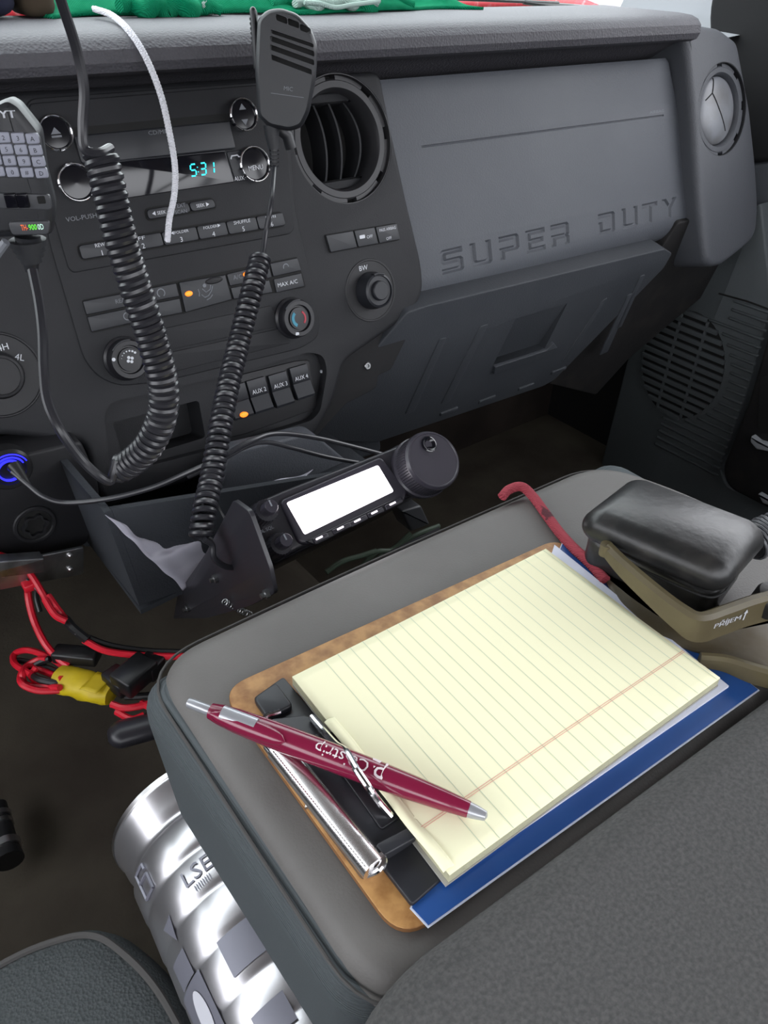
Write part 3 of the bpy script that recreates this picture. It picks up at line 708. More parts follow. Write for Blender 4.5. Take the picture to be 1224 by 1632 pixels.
# ------------------------------------------------------------------ mobile transceiver
r47 = R(47)
T = Frame((.106, .30, -.011), V((1, 0, .022)), (0, math.sin(r47), math.cos(r47)))
rd = thing('mobile_transceiver', 'black mobile radio with a blown out white screen and a large tuning knob', 'radio', T.p(.05, -.05, -.06))
def tp(L, w=0): return T.pts(L, w)
body = rpoly(tp([(397, 805), (612, 722), (640, 705), (716, 718), (727, 752), (700, 770), (480, 878), (436, 900), (418, 880)], -.012), .006)
MB().prism(T, body, -.12, -.012, .003).build('case', 'radio_black', rd)
MB().prism(T, rpoly(tp([(402, 803), (455, 780), (620, 716), (660, 700), (722, 745), (690, 776), (660, 782), (442, 893), (425, 872)], .0), .006), -.014, 0, .003).build('front_panel', 'radio_black', rd)
hs = rpoly(tp([(447, 797), (608, 727), (650, 782), (645, 800), (505, 866), (478, 866)], .004), .004)
MB().prism(T, hs, -.001, .004, .002).build('screen_bezel', 'radio_face', rd)
MB().prism(T, rpoly(tp([(457, 801), (603, 741), (628, 783), (486, 852)], .0046), .0018), .003, .0046, .0003).build('screen', 'screen_glow', rd)
MB().prism(T, rpoly(tp([(487, 862), (640, 789), (646, 797), (505, 868)], .006), .002), .003, .0055, .001).build('button_strip', 'radio_black', rd)
for a, b in (((499, 864), (524, 853)), ((530, 850), (560, 836)), ((558, 838), (586, 824)), ((586, 824), (612, 812)), ((614, 811), (642, 797))):
    u0, v0 = T.uv(a[0], a[1]-2, .006); u1, v1 = T.uv(b[0], b[1]-2, .006)
    kk = MB().prism(T, rpoly([(u0, v0-.0025), (u1-.001, v1-.0025), (u1-.001, v1+.0015), (u0, v0+.0015)], .001), .004, .0072, .0008).build('button', 'radio_face', rd)
    um, vm = (u0+u1)/2-.002, (v0+v1)/2
    MB().prism(T, rpoly([(um-.003, vm-.0007), (um+.003, vm-.0005), (um+.003, vm+.0009), (um-.003, vm+.0007)], .0005), .007, .0076).build('button_light', 'glow_white', kk)
def tknob(px, py, r, h, ww, name, m='radio_black', fl=0):
    u, v = T.uv(px, py, ww+h); rr = rad(T, px, py, r, ww+h)
    return MB().lathe(T, u, v, [(rr*1.05, ww), (rr, ww+h-.0015), (rr*.93, ww+h), (.0008, ww+h)], 48, jag=flut(24, fl) if fl else None).build(name, m, rd), u, v, rr
# double concentric volume and squelch knobs
for px, py in ((426, 813), (449, 866)):
    k, u, v, q = tknob(px, py, 19, .011, 0, 'dual_knob', fl=.05)
    MB().lathe(T, u, v, [(q*.62, .010), (q*.60, .021), (q*.52, .022), (.0006, .022)], 32, jag=flut(14, .06)).build('inner_knob', 'radio_face', k)
    MB().box(T, u-.0006, v, u+.0006, v+q*.52, .0219, .0224).build('knob_pointer', 'print_dim', k)
a = T.uv(423, 845, .001); text(MB(), T, 'VOL SQL', a[0], a[1], .003, .0005).build('print', 'print_dim', rd)
# large tuning knob with brushed face and finger dimple
KC = T.at(692, 730, .026); u, v = T.uv(692, 732, .026); q = .0245
bk_ = MB().lathe(T, u, v, [(q*1.02, -.002), (q*1.06, .002), (q*1.06, .005), (q, .006), (q, .0235), (q*.94, .026), (q*.9, .026), (q*.88, .0254), (.0006, .0250)], 72, jag=None).build('tuning_knob', 'radio_face', rd, smooth=30)
mb = MB()
for i in range(72):
    a = 2*math.pi*i/72; mb.prism(T, [(u+q*math.cos(a-.018), v+q*math.sin(a-.018)), (u+q*1.018*math.cos(a), v+q*1.018*math.sin(a)), (u+q*math.cos(a+.018), v+q*math.sin(a+.018))], .0075, .022)
mb.build('knurling', 'radio_black', bk_, kind='stuff')
a = T.uv(684, 708, .026)
MB().lathe(T, a[0], a[1], [(.0066, .0252), (.0066, .0266), (.0056, .0270), (.0048, .0262), (.0028, .0250), (.0006, .0246)], 30).build('finger_dimple', 'gloss_black', bk_)
# mounting bracket
Bx = Frame((.052, .34, -.02), (0, -1, 0), (0, 0, 1))
MB().prism(Bx, rpoly(Bx.pts([(374, 796), (400, 815), (432, 905), (440, 945), (400, 965), (330, 985), (278, 985), (285, 945), (330, 880)]), .004), -.002, .001, .0006).build('mounting_bracket', 'radio_black', rd)
MB().box(T, -.03, -.072, .125, -.066, -.12, -.02).build('bracket_base', 'radio_black', rd)
MB().prism(YF(.31), rpoly(YF(.31).pts([(640, 815), (672, 806), (686, 836), (655, 848)]), .003), -.02, 0, .002).build('mount_foot', 'mic_grey', rd)
for px, py in ((302, 968), (346, 921), (428, 945)):
    u, v = Bx.uv(px, py, .001); MB().lathe(Bx, u, v, [(.0034, .001), (.0034, .004), (.002, .0045), (.0019, .007), (.0003, .0072)], 8, jag=None).build('bolt', 'steel', rd)
spg = catmull([ony(357, 958, .30), ony(400, 978, .295)], 2)
def helix(path, Rr, turns, r, n=8, per=14, name=None):
    P = catmull(path, 14); L = [0]
    for a, b in zip(P, P[1:]): L.append(L[-1]+(b-a).length)
    tot = L[-1]; N = int(turns*per); fr = []; t = (P[1]-P[0]).normalized(); A = t.orthogonal().normalized(); out = []; j = 0
    for k in range(N+1):
        s = tot*k/N
        while j < len(L)-2 and L[j+1] < s: j += 1
        f = (s-L[j])/max(1e-9, L[j+1]-L[j]); p = P[j].lerp(P[j+1], f)
        j2 = min(j+1, len(P)-2); t = (P[j+1]-P[j]).normalized().lerp((P[j2+1]-P[j2]).normalized(), f).normalized()
        A = (A-t*A.dot(t)).normalized(); B = t.cross(A); a = 2*math.pi*k/per
        out.append(p+(A*math.cos(a)+B*math.sin(a))*Rr)
    return out
MB().tube(helix([ony(357, 958, .30), ony(378, 970, .298), ony(400, 980, .296)], .0022, 12, .0004), .0005, 5).build('spring', 'steel', rd)
MB().tube([ony(424, 925, .31), ony(430, 945, .31)], .0018, 8).build('stud', 'chrome_rough', rd)
# green wires bundled under the radio
for i, pth in enumerate(([(520, 912), (545, 895), (575, 886), (600, 878)], [(575, 905), (600, 880), (625, 876), (655, 850)], [(600, 892), (640, 868), (665, 852), (700, 838)])):
    o = MB().tube(catmull([ony(a, b, .262+.008*i) for a, b in pth], 6), .0022, 8).build('green_wire', 'green_wire')
    tag(o, ['thin green wire curling behind the arm rest edge, leftmost of three', 'thin green wire looping below the radio, middle of three', 'thin green wire under the radio nearest its tuning knob'][i], 'wire', 'green wires below the radio')

# ------------------------------------------------------------------ hanging speaker microphone (right)
m2 = thing('speaker_microphone', 'black speaker microphone with grille slots hanging before the dash vent', 'microphone', ony(455, 210, .50))
MF = Frame(ony(455, 115, .485), (.84, -.54, .02), (.06, .14, 1))
out = rpoly(MF.pts([(409, 30), (425, 14), (447, 11), (474, 20), (497, 45), (507, 74), (504, 125), (494, 178), (482, 203), (462, 210), (428, 203), (410, 186), (406, 110)], 0), .004)
o1 = MB().loft([[MF.p(u, v, w_) for u, v in inset(out, d)] for w_, d in ((-.034, .0032), (-.032, .002), (-.020, .001), (-.008, 0), (-.004, .0004), (-.0015, .0014), (0, .0032))]).build('housing', 'mic_black', m2, smooth=60)
cc = []
for (a, b, h) in (((432, 50), (500, 73), 4.5), ((431, 61), (501, 86), 6.5), ((431, 75), (501, 100), 6.5), ((433, 91), (497, 115), 6.5)):
    A = MF.uv(*a); B = MF.uv(*b); hh = h*.00028
    cc.append(MB().prism(MF, rpoly([(A[0], A[1]-hh), (B[0], B[1]-hh), (B[0], B[1]+hh), (A[0], A[1]+hh)], .001), -.005, .003))
for px, py in ((449, 29), (468, 36), (487, 45)):
    A = MF.uv(px, py); cc.append(MB().prism(MF, rpoly([(A[0]-.0042, A[1]-.0014), (A[0]+.0042, A[1]-.004), (A[0]+.0042, A[1]+.0002), (A[0]-.0042, A[1]+.0030)], .0015), -.005, .003))
cut(o1, cc)
MB().prism(MF, rpoly(MF.pts([(434, 44), (502, 66), (500, 122), (432, 102)]), .002), -.008, -.0046).build('speaker_mesh', 'slot', m2)
MB().prism(MF, rpoly(MF.pts([(440, 22), (480, 30), (496, 48), (484, 54), (440, 36)]), .002), -.008, -.0046).build('slot_backing', 'slot', m2)
A = MF.uv(460, 146); mb = text(MB(), MF, 'MIC', A[0], A[1]+.002, .003, .0006, ang=-.12); mb.prism(MF, [(A[0]-.014, A[1]-.0012), (A[0]+.012, A[1]-.0045), (A[0]+.012, A[1]-.0041), (A[0]-.014, A[1]-.0008)], .0003, .0006).build('print', 'print_dim', m2)
# talk bar along the left side
PF = Frame(MF.p(MF.uv(408, 100)[0]+.0015, MF.uv(408, 62)[1], -.016), MF.un, MF.uy)
MB().rbox(PF, (-.012, -.022, -.001), (.010, .022, .004), .003, 4).build('talk_bar', 'button_dark', m2)
mb = MB()
for i in range(7): mb.box(PF, -.010, -.006+.0032*i, .008, -.0045+.0032*i, .0035, .0046)
mb.build('grip_ribs', 'mic_black', m2, kind='stuff')
A = MF.uv(436, 214)
MB().tube([MF.at(433, 200, -.010), MF.at(434, 218, -.010), MF.at(437, 238, -.010)], .0058, 16, rfun=lambda t: .0068-.0022*t).build('cord_boot', 'mic_black', m2)
mb = MB()
for i in range(5): p = MF.at(437, 240+i*6, -.010); mb.tube([p, p+V((0, 0, -.0018))], .0042, 12)
mb.tube([MF.at(437, 236, -.010), MF.at(438, 268, -.010)], .0030, 10); mb.build('strain_relief', 'mic_black', m2)
MB().tube([MF.at(445, 205, -.024), MF.at(458, 216, -.026), MF.at(464, 236, -.028)], .0050, 12).build('hanger_button', 'mic_black', m2)
# ------------------------------------------------------------------ coiled cords
c1 = thing('coiled_microphone_cord', 'black coiled cord of the hanging microphone, running down to the radio', 'cord', ony(322, 850, .30))
MB().tube(catmull([MF.at(438, 264, -.010), ony(433, 320, .455), ony(424, 370, .45), ony(420, 400, .445), ony(416, 412, .44)], 8), .0021, 10).build('straight_lead', 'cord', c1)
pc = [ony(415, 412, .44), ony(400, 470, .42), ony(380, 550, .40), ony(363, 620, .375), ony(350, 690, .35), ony(338, 760, .33), ony(326, 815, .31), ony(320, 858, .30)]
MB().tube(helix(pc, .0068, 46, .002, per=16), .0022, 8).build('coil', 'cord', c1)
MB().tube(catmull([ony(320, 858, .30)+V((0, -.006, .003)), ony(338, 868, .293), ony(342, 890, .29), ony(365, 904, .29), ony(398, 896, .295), ony(418, 882, .31)], 8), .0023, 10).build('lower_lead', 'cord', c1)
c2_ = thing('coiled_microphone_cord', 'black coiled cord at the left, looping down from above past the stereo', 'cord', ony(190, 745, .25))
MB().tube(catmull([ony(70, -90, .25), ony(97, 0, .257), ony(121, 75, .26), ony(134, 140, .26), ony(132, 200, .26), ony(136, 238, .258), ony(158, 244, .255), ony(176, 236, .262)], 8), .0022, 10).build('straight_lead', 'cord', c2_)
pc = [ony(160, 244, .26), ony(176, 310, .255), ony(195, 390, .25), ony(220, 470, .245), ony(244, 545, .24), ony(260, 610, .235), ony(258, 665, .235), ony(236, 712, .24), ony(205, 740, .25), ony(186, 748, .255)]
MB().tube(helix(pc, .0060, 46, .002, per=16), .0021, 8).build('coil', 'cord', c2_)
MB().tube(catmull([ony(186, 748, .255)+V((.0, -.004, .008)), ony(182, 752, .25), ony(176, 766, .25), ony(160, 760, .25), ony(130, 732, .255), ony(96, 685, .26), ony(76, 640, .27), ony(70, 590, .28), ony(68, 530, .29), ony(62, 480, .30), ony(52, 430, .31)], 8), .0026, 10).build('lower_lead', 'cord', c2_)

# ------------------------------------------------------------------ keypad microphone (left)
m1 = thing('keypad_microphone', 'black keypad microphone with grey number keys, cut by the left edge', 'microphone', ony(30, 400, .32))
LF = Frame(ony(20, 260, .315), (.90, -.42, .02), (.0, .02, 1))
def lpts(L): return LF.pts(L)
cx = LF.uv(19, 260)[0]
rt = lpts([(28, 168), (64, 213), (73, 280), (86, 330), (87, 350), (82, 378)])
cxs = [LF.uv(7, 168)[0], LF.uv(14, 213)[0], LF.uv(20, 280)[0], LF.uv(26, 330)[0], LF.uv(28, 350)[0], LF.uv(30, 378)[0]]
rtop = lpts([(6, 160)])[0]
outl = rt+[(2*c-u, v) for (u, v), c in list(zip(rt, cxs))[::-1]]+[(2*cxs[0]-rt[0][0]+.006, rtop[1]), (rtop[0]+.002, rtop[1])]
outl = rpoly(outl, .003)
MB().loft([[LF.p(u, v, w_) for u, v in inset(outl, d)] for w_, d in ((-.024, .004), (-.020, .001), (-.006, 0), (-.002, .001), (-.0003, .003), (0, .005))]).build('housing', 'mic_black', m1)
kp = lpts([(-26, 206), (64, 213), (75, 286), (-14, 281)])
MB().prism(LF, rpoly(kp, .003), -.001, .0008, .0005).build('keypad_plate', 'mic_grey', m1)
kt = [['1', '2', '3', 'A'], ['4', '5', '6', 'B'], ['7', '8', '9', 'C'], ['*', '0', '#', 'D']]
for r_ in range(4):
    for c_ in range(4):
        px = 52+r_*4.8-(3-c_)*23; py = 221+r_*18.3-(3-c_)*.9
        u, v = LF.uv(px, py, .002)
        k = MB().prism(LF, rrect(u-.0029, v-.0023, u+.0029, v+.0023, .0009, 3), .0, .0026, .0006).build('key', 'key_grey', m1)
        text(MB(), LF, kt[r_][c_], u, v, .0020, .0027).build('print', 'button_dark', k)
mb = text(MB(), LF, 'TYT', *LF.uv(6, 182), .0032, .0003, width=.0105, bold=.00018); mb.build('brand_print', 'print_white', m1)
MB().prism(LF, rpoly(lpts([(-12, 306), (80, 309), (84, 334), (-4, 331)]), .002), -.001, .0016, .0006).build('lower_plate', 'mic_grey', m1)
for px in (19, 38):
    u, v = LF.uv(px, 318); MB().prism(LF, rrect(u-.0028, v-.0034, u+.0028, v+.0034, .0006, 2), .001, .003, .0006).build('slide_switch', 'gloss_black', m1)
u, v = LF.uv(67, 317); MB().prism(LF, rrect(u-.0018, v-.0018, u+.0018, v+.0018, .0005, 2), .001, .0022).build('mic_hole', 'slot', m1)
MB().prism(LF, rpoly(lpts([(14, 352), (80, 350), (79, 372), (20, 373)]), .002), -.001, .0022, .0006).build('badge_plate', 'mic_grey', m1)
A = LF.uv(52, 360)
for t_, du, mm, wd in (('TH-', -.0036, 'badge_red', .0032), ('900', .0004, 'badge_green', .0038), ('0D', .0042, 'badge_white', .0028)):
    text(MB(), LF, t_, A[0]+du, A[1], .0028, .0024, width=wd).build('badge_print', mm, m1)
mb = MB()
for i in range(4): p = LF.at(44+i*1.5, 382+i*9, -.010); mb.tube([p, p+V((0, 0, -.0028))], .0095-.0013*i, 14, rfun=None)
mb.tube([LF.at(44, 376, -.010), LF.at(51, 432, -.010)], .004, 12, rfun=lambda t: .0065-.0030*t); mb.build('strain_relief', 'mic_black', m1)
MB().tube([LF.at(-8, 410, .004), LF.at(10, 385, .006)], .0022, 8).build('belt_clip', 'print_dim', m1)

# ------------------------------------------------------------------ white rope, black power leads, towel
rp = catmull([ony(150, 14, .70), ony(178, 24, .66), ony(205, 48, .59), ony(232, 90, .565), ony(256, 150, .555), ony(270, 210, .55), ony(279, 265, .545), ony(278, 310, .54), ony(270, 350, .538), ony(267, 384, .537)], 10)
rope = thing('white_rope', 'white braided cord hanging over the dash in front of the stereo', 'rope', rp[-1])
for k in range(3):
    hx = []
    P = rp; N = len(P)
    per = 1.25; t = (P[1]-P[0]).normalized(); A = t.orthogonal().normalized()
    fine = catmull(P, 5)
    for i, p in enumerate(fine):
        t = (fine[min(i+1, len(fine)-1)]-fine[max(0, i-1)]).normalized(); A = (A-t*A.dot(t)).normalized(); B = t.cross(A)
        a = i*.50+k*2*math.pi/3; hx.append(p+(A*math.cos(a)+B*math.sin(a))*.0013)
    MB().tube(hx, .0015, 6).build('strand', 'rope_white', rope)
pl1 = thing('power_lead', 'thin black lead from the blue charger across to the radio', 'cable', ony(100, 800, .38))
MB().tube(catmull([ony(20, 752, .47), ony(44, 772, .455), ony(70, 792, .44), ony(105, 801, .43), ony(170, 795, .41), ony(240, 778, .385), ony(300, 753, .365), ony(350, 730, .355), ony(400, 703, .36), ony(440, 691, .37), ony(500, 697, .38), ony(560, 711, .38), ony(610, 724, .375)], 10), .0021, 10).build('lead', 'cord', pl1)
MB().tube([ony(22, 742, .475), ony(46, 774, .455)], .0045, 12, rfun=lambda t: .0055-.003*t).build('plug', 'plug_black', pl1)
pl2 = MB().tube(catmull([ony(300, 760, .37), ony(345, 738, .36), ony(392, 712, .365), ony(425, 705, .37), ony(470, 715, .375), ony(520, 728, .375), ony(575, 738, .37)], 8), .0019, 10).build('power_lead', 'cord')
tag(pl2, 'second thin black lead arching just below the charger lead behind the radio', 'cable')
pl3 = MB().tube(catmull([ony(340, 738, .385), ony(335, 775, .39), ony(352, 815, .385), ony(385, 870, .36)], 8), .0012, 8).build('thin_cable', 'cord_dark')
tag(pl3, 'thinnest black cable dropping behind the right coiled cord', 'cable')

def towel(s, t):
    x = .13+.52*s; y = .70+.13*t
    e = min(1, min(s, 1-s)*9); f = min(1, t*5)
    h = (.008+.008*abs(math.sin(7*s+2*t))+.006*math.sin(19*s+9*t)+.004*math.sin(37*s-13*t))*e*f+.002
    return V((x-.01*math.sin(5*t), y+.012*math.sin(9*s)+.006*math.sin(23*s), .2685+h*1.3))
tw = thing('green_towel', 'green towel with pale pattern heaped on the top of the dash', 'towel', (.42, .76, .272))
MB().grid(towel, 110, 30).build('cloth', 'green_cloth', tw, smooth=180, solid=.003)
def fold(a, b, r, nm, m, n=9):
    P = [a.lerp(b, i/n)+V((0, .004*math.sin(i*1.9), .003*math.sin(i*2.7))) for i in range(n+1)]
    MB().tube(catmull(P, 5), r, 12, rfun=lambda t: r*(.6+.5*math.sin(math.pi*t)+.12*math.sin(t*31))).build(nm, m, tw)
fold(ony(430, 6, .70), ony(655, 4, .715), .009, 'fold', 'green_cloth'); fold(ony(470, 6, .69), ony(600, 2, .70), .006, 'pale_band', 'green_pale')
fold(ony(190, 10, .70), ony(350, 12, .70), .009, 'fold', 'green_cloth'); fold(ony(300, -2, .705), ony(345, 16, .70), .004, 'pale_stripe', 'green_pale', 5)
MB().tube(catmull([ony(485, 4, .685), ony(510, 6, .683), ony(535, 12, .682), ony(560, 8, .683), ony(605, 2, .69)], 6), .0022, 8).build('pale_cord', 'green_pale', tw)
o = MB().rbox(H, (-.02, .70, 0.2685), (.105, .80, .31), (.02, .02, .012), 5).build('dark_pouch', 'navy_cloth'); tag(o, 'dark navy cloth pouch lying on the dash at the left of the towel', 'pouch')
o = MB().rbox(H, (.108, .705, 0.2685), (.138, .76, .30), .010, 5).build('brown_pouch', 'brown_cloth'); tag(o, 'small brown cloth lump by the end of the white rope', 'cloth')

# ------------------------------------------------------------------ centre arm rest (folded middle seat back)
ar = thing('centre_armrest', 'worn grey hard lid with cloth sides of the folded middle seat', 'armrest', (.14, .10, -.30))
lidp = rpoly([(-.052, -.024), (.365, -.024), (.362, .120), (.338, .196), (.10, .204), (-.048, .204)], [.035, .03, .05, .035, .2, .034], 8)
def zc(u, v): return 0
MB().loft([[H.p(u, v, z) for u, v in inset(lidp, d)] for d, z in ((.002, -.055), (-.003, -.020), (0, -.010), (.002, -.0055), (.006, -.0022), (.010, -.0007), (.014, -.0001), (.0165, 0))]).build('lid', 'lid', ar, smooth=80)
MB().rbox(H, (-.0575, -.018, -.300), (.364, .204, -.006), (.020, .026, .022), 6, fn=lambda p: V((p.x+(.016*min(1, max(0, (-p.z-.02)/.2))-.003 if p.x < 0 else 0), p.y-(.02*min(1, max(0, (-p.z-.02)/.2)) if p.y > .1 else 0), p.z))).build('cloth_body', 'cloth_side', ar, smooth=80)
sm = inset(lidp, -.0038)
MB().tube([H.p(u, v, -.0095) for u, v in sm+[sm[0]]], .0009, 6).build('seam_piping', 'seam', ar)

# ------------------------------------------------------------------ seats
se = thing('passenger_seat_back', 'dark grey cloth seat pad filling the lower right corner', 'seat', (.3, -.3, -.3))
def puff(p):
    return V((p.x, p.y, p.z))
MB().rbox(H, (-.068, -.70, -.25), (.62, -.013, .014), (.05, .022, .022), 8, fn=lambda p: V((p.x-.01*max(0, p.y+.3)*3, p.y-(.048*max(0,p.x)*(1 if p.y > -.2 else 0)), p.z+.006*math.sin(max(0, min(1, (p.x+.07)/.6))*math.pi)))).build('cushion', 'cloth_warm', se, smooth=80)
ds = thing('driver_seat_cushion', 'grey cloth driver seat cushion in the lower left corner', 'seat', (-.3, .0, -.45))
dsp = rpoly([(-.60, -.60), (-.090, -.60), (-.088, .02), (-.092, .14), (-.112, .195), (-.16, .212), (-.60, .20)], [.05, .05, .3, .10, .05, .10, .08], 8)
cen_ = V((-.34, -.2))
dome = lambda P, k: [tuple(cen_+(V(p)-cen_)*(1-k)) for p in P]
MB().loft([[H.p(u, v, z) for u, v in (inset(dsp, d) if d <= .014 else dome(inset(dsp, .014), d))] for d, z in ((.0, -.38), (-.006, -.26), (-.002, -.215), (.004, -.200), (.009, -.194), (.014, -.190), (.05, -.186), (.12, -.182), (.25, -.178), (.5, -.175), (.8, -.174))]).build('cushion', 'cloth', ds, smooth=80)
sm = inset(dsp, .012)
MB().tube([H.p(u, v, -.1895) for u, v in sm+[sm[0]]], .0022, 6).build('seam_piping', 'seam', ds)
MB().box(H, -.55, -.5, -.12, .15, -.56, -.37, .01).build('seat_base', 'trim_dark', ds)
# seat lever handle
lv = MB().rbox(Frame(onz(222, 1165, -.20), (1, -.25, -.05), (.25, 1, 0)), (-.025, -.012, -.008), (.07, .014, .010), (.012, .012, .009), 5).build('seat_lever', 'radio_black'); tag(lv, 'black plastic lever handle beneath the left side of the arm rest', 'lever')

# silver beverage can / tin lying between the seats
tn = thing('silver_can', 'ribbed silver tin with printed markings wedged between seat and arm rest', 'can', (-.075, .1, -.22))
CF = Frame((-.045, .205, -.166), (1, 0, 0), (0, 0, 1))       # un = -Y : axis runs towards the seat back
ax_d = V((-.055, -1, .015)).normalized()
CF = Frame((-.040, .205, -.160), (1, -.055, 0), (0, .015, 1)); CF.un = ax_d
RC = .0525
pr = [(.046, 0), (RC, .001), (RC+.0012, .003), (RC+.0012, .006), (RC, .008), (RC-.001, .020), (RC-.003, .026), (RC-.004, .029), (RC-.002, .032), (RC, .036)]
z = .036
while z < .19:
    pr += [(RC, z+.017), (RC-.0005, z+.0205), (RC-.0012, z+.0225), (RC-.0005, z+.0245)]; z += .0275
pr += [(RC, z+.012), (RC+.0012, z+.014), (RC+.0012, z+.018), (RC-.004, z+.020)]
MB().lathe(CF, 0, 0, pr, 72).build('can_body', 'tin', tn, smooth=60)
MB().ring(CF, 0, 0, RC-.004, RC+.0018, .0005, .0045, 64, bev=.0008).build('rim', 'chrome_rough', tn)
MB().ring(CF, 0, 0, RC-.001, RC+.0022, z+.0135, z+.0185, 64, bev=.001).build('rim', 'tin_rust', tn)
MB().prism(CF, circ(0, 0, .046, 40), .0005, .0015).build('can_end', 'steel', tn)
# marks wrapped on the wall: angle a (deg, 180 = left), axial z
def wrap(a0, z0): return lambda u, v: CF.p((RC+.0006)*math.cos(R(a0)-u/RC), (RC+.0006)*math.sin(R(a0)-u/RC), z0-v)
def wrapq(mb, a0, z0, P, n=6):
    f = wrap(a0, z0)
    for (x0, y0, x1, y1) in P:
        vs = []; fs = []
        for i in range(n+1):
            for y in (y0, y1): vs.append(f(x0+(x1-x0)*i/n, y))
        for i in range(n): fs.append((2*i, 2*i+1, 2*i+3, 2*i+2))
        mb.add(vs, fs)
mb = MB(); f = wrap(150, .047)
def box6(mb, f, w, h, t):
    L = [(-w, h), (-w, -h), (w, -h), (w, .0), (-w, .0)]
    for (a, b), (c, d) in zip(L+[(-w, h), (w*.6, h)], (L+[(-w, h), (w*.6, h)])[1:]):
        mb.tube([f(a+(c-a)*k/4, b+(d-b)*k/4) for k in range(5)], t, 4)
mb.v, mb.f = [], []
for a, b in (((-.005, .010), (.005, .010)), ((-.005, .010), (-.005, -.008)), ((-.005, -.008), (.005, -.008)), ((.005, -.008), (.005, .003)), ((.005, .003), (-.005, .003)), ((.005, .010), (.005, .006))):
    mb.tube([f(a[0]+(b[0]-a[0])*k/4, a[1]+(b[1]-a[1])*k/4) for k in range(5)], .0011, 5)
mb.build('size_mark', 'tin_grey', tn)
mb = MB(); text(mb, CF, 'LSE', 0, 0, .010, fn=wrap(112, .070)); text(mb, CF, 'IIIIIIII', 0, -.009, .004, fn=wrap(112, .070)); mb.build('print', 'tin_grey', tn)
mb = MB(); f = wrap(146, .083); mb.add([f(-.006, .004), f(.001, -.009), f(.004, .006)], [(0, 1, 2)]); mb.build('arrow_mark', 'tin_grey', tn)
mb = MB(); wrapq(mb, 152, .108, [(-.008, -.006, .008, .010)]); wrapq(mb, 150, .135, [(-.016, -.022, .010, .020)]); wrapq(mb, 108, .125, [(-.012, -.010, .012, .012)]); wrapq(mb, 112, .165, [(-.010, -.008, .010, .008)]); mb.build('label_patch', 'tin_grey', tn)
mb = MB(); g = wrap(150, .135); ff = lambda u, v: (g(u, v)-CF.p(0, 0, .135+v))*1.012+CF.p(0, 0, .135+v)
mb.add([ff(.0055*math.cos(a), .014*math.sin(a)) for a in [i*math.pi/12 for i in range(24)]], [tuple(range(24))]); mb.build('label_oval', 'tin_print', tn)

# ------------------------------------------------------------------ clipboard, pad, papers, folder, pen
cb = thing('clipboard', 'brown hardboard clipboard with a black and chrome clip lying on the arm rest', 'clipboard', (.10, .07, .0005))
bp = rpoly([onz(352, 1104, .001).xy[:], onz(640, 1506, .001).xy[:], (.222, -.010), onz(888, 862, .001).xy[:]], [.016, .016, .016, .014], 8)
MB().prism(H, bp, .0005, .0034, .0004).build('board', 'hardboard', cb)
MB().prism(H, inset(bp, -.0002), .0006, .0030).build('board_edge', 'hardboard_edge', cb)
def hz(L, z): return [onz(a, b, z).xy[:] for a, b in L]
MB().prism(H, rpoly(hz([(404, 1112), (452, 1078), (716, 1390), (657, 1442)], .006), .002), .0034, .0062, .0008).build('clip_base', 'clip_black', cb)
MB().prism(H, rpoly(hz([(404, 1112), (440, 1087), (468, 1124), (426, 1144)], .009), .003), .006, .0095, .0012).build('clip_end', 'clip_black', cb)
MB().prism(H, rpoly(hz([(424, 1146), (492, 1138), (664, 1333), (610, 1366)], .0105), .004), .0062, .0108, .0012).build('clip_lever', 'clip_black', cb)
MB().prism(H, rpoly(hz([(612, 1364), (666, 1334), (652, 1318), (598, 1346)], .013), .002), .0105, .0135, .0008).build('clip_end', 'clip_black', cb)
MB().prism(H, rpoly(hz([(500, 1170), (535, 1165), (640, 1300), (608, 1322)], .0118), .002), .0105, .0120, .0005).build('clip_inlay', 'button_dark', cb)
a = onz(446, 1196, .009); b = onz(596, 1382, .009)
d = (b-a).normalized()
MB().tube([a-d*.001, a, b, b+d*.001], .0062, 28).build('spring_roll', 'chrome_roll', cb)
MB().prism(H, rpoly(hz([(418, 1186), (450, 1196), (604, 1382), (578, 1398)], .006), .002), .0034, .0064, .0008).build('clip_plate', 'steel', cb)
nf = Frame(a, d, V((0, 0, 1)).cross(d)*-1 if False else d.cross(V((0, 0, 1))))
mb = MB()
fr = Frame(a, d, d.cross(V((0, 0, 1))))
side = d.cross(V((0, 0, 1))).normalized()
L_ = (b-a).length
for k in range(46):
    t = L_*(.02+.96*k/45); p = a+d*t+side*.0046+V((0, 0, .0042)); mb.tube([p, p+d*.0012], .0007, 6)
mb.build('roll_teeth', 'chrome_rough', cb, kind='stuff')
def zp(L, zz): return [onz(px, py, z) for (px, py), z in zip(L, zz)]
MB().tube(catmull(zp([(410, 1168), (424, 1143), (438, 1137), (447, 1134)], [.006, .010, .0105, .0105]), 5), .0016, 10).build('chrome_wire', 'chrome', cb)
MB().tube(catmull(zp([(586, 1394), (604, 1386), (612, 1372), (606, 1362)], [.006, .0105, .0125, .0125]), 5), .0017, 10).build('chrome_wire', 'chrome', cb)
MB().tube(zp([(474, 1248), (482, 1252), (492, 1268), (490, 1288)], [.004, .004, .004, .004]), .0012, 8).build('chrome_wire', 'chrome_rough', cb)
MB().tube(catmull(zp([(497, 1143), (516, 1165), (536, 1187), (552, 1198), (570, 1228), (586, 1252), (604, 1278), (623, 1300)], [.0125, .0150, .0205, .0255, .0285, .0265, .0190, .0125]), 14), .0018, 10).build('clip_wire', 'chrome', cb)

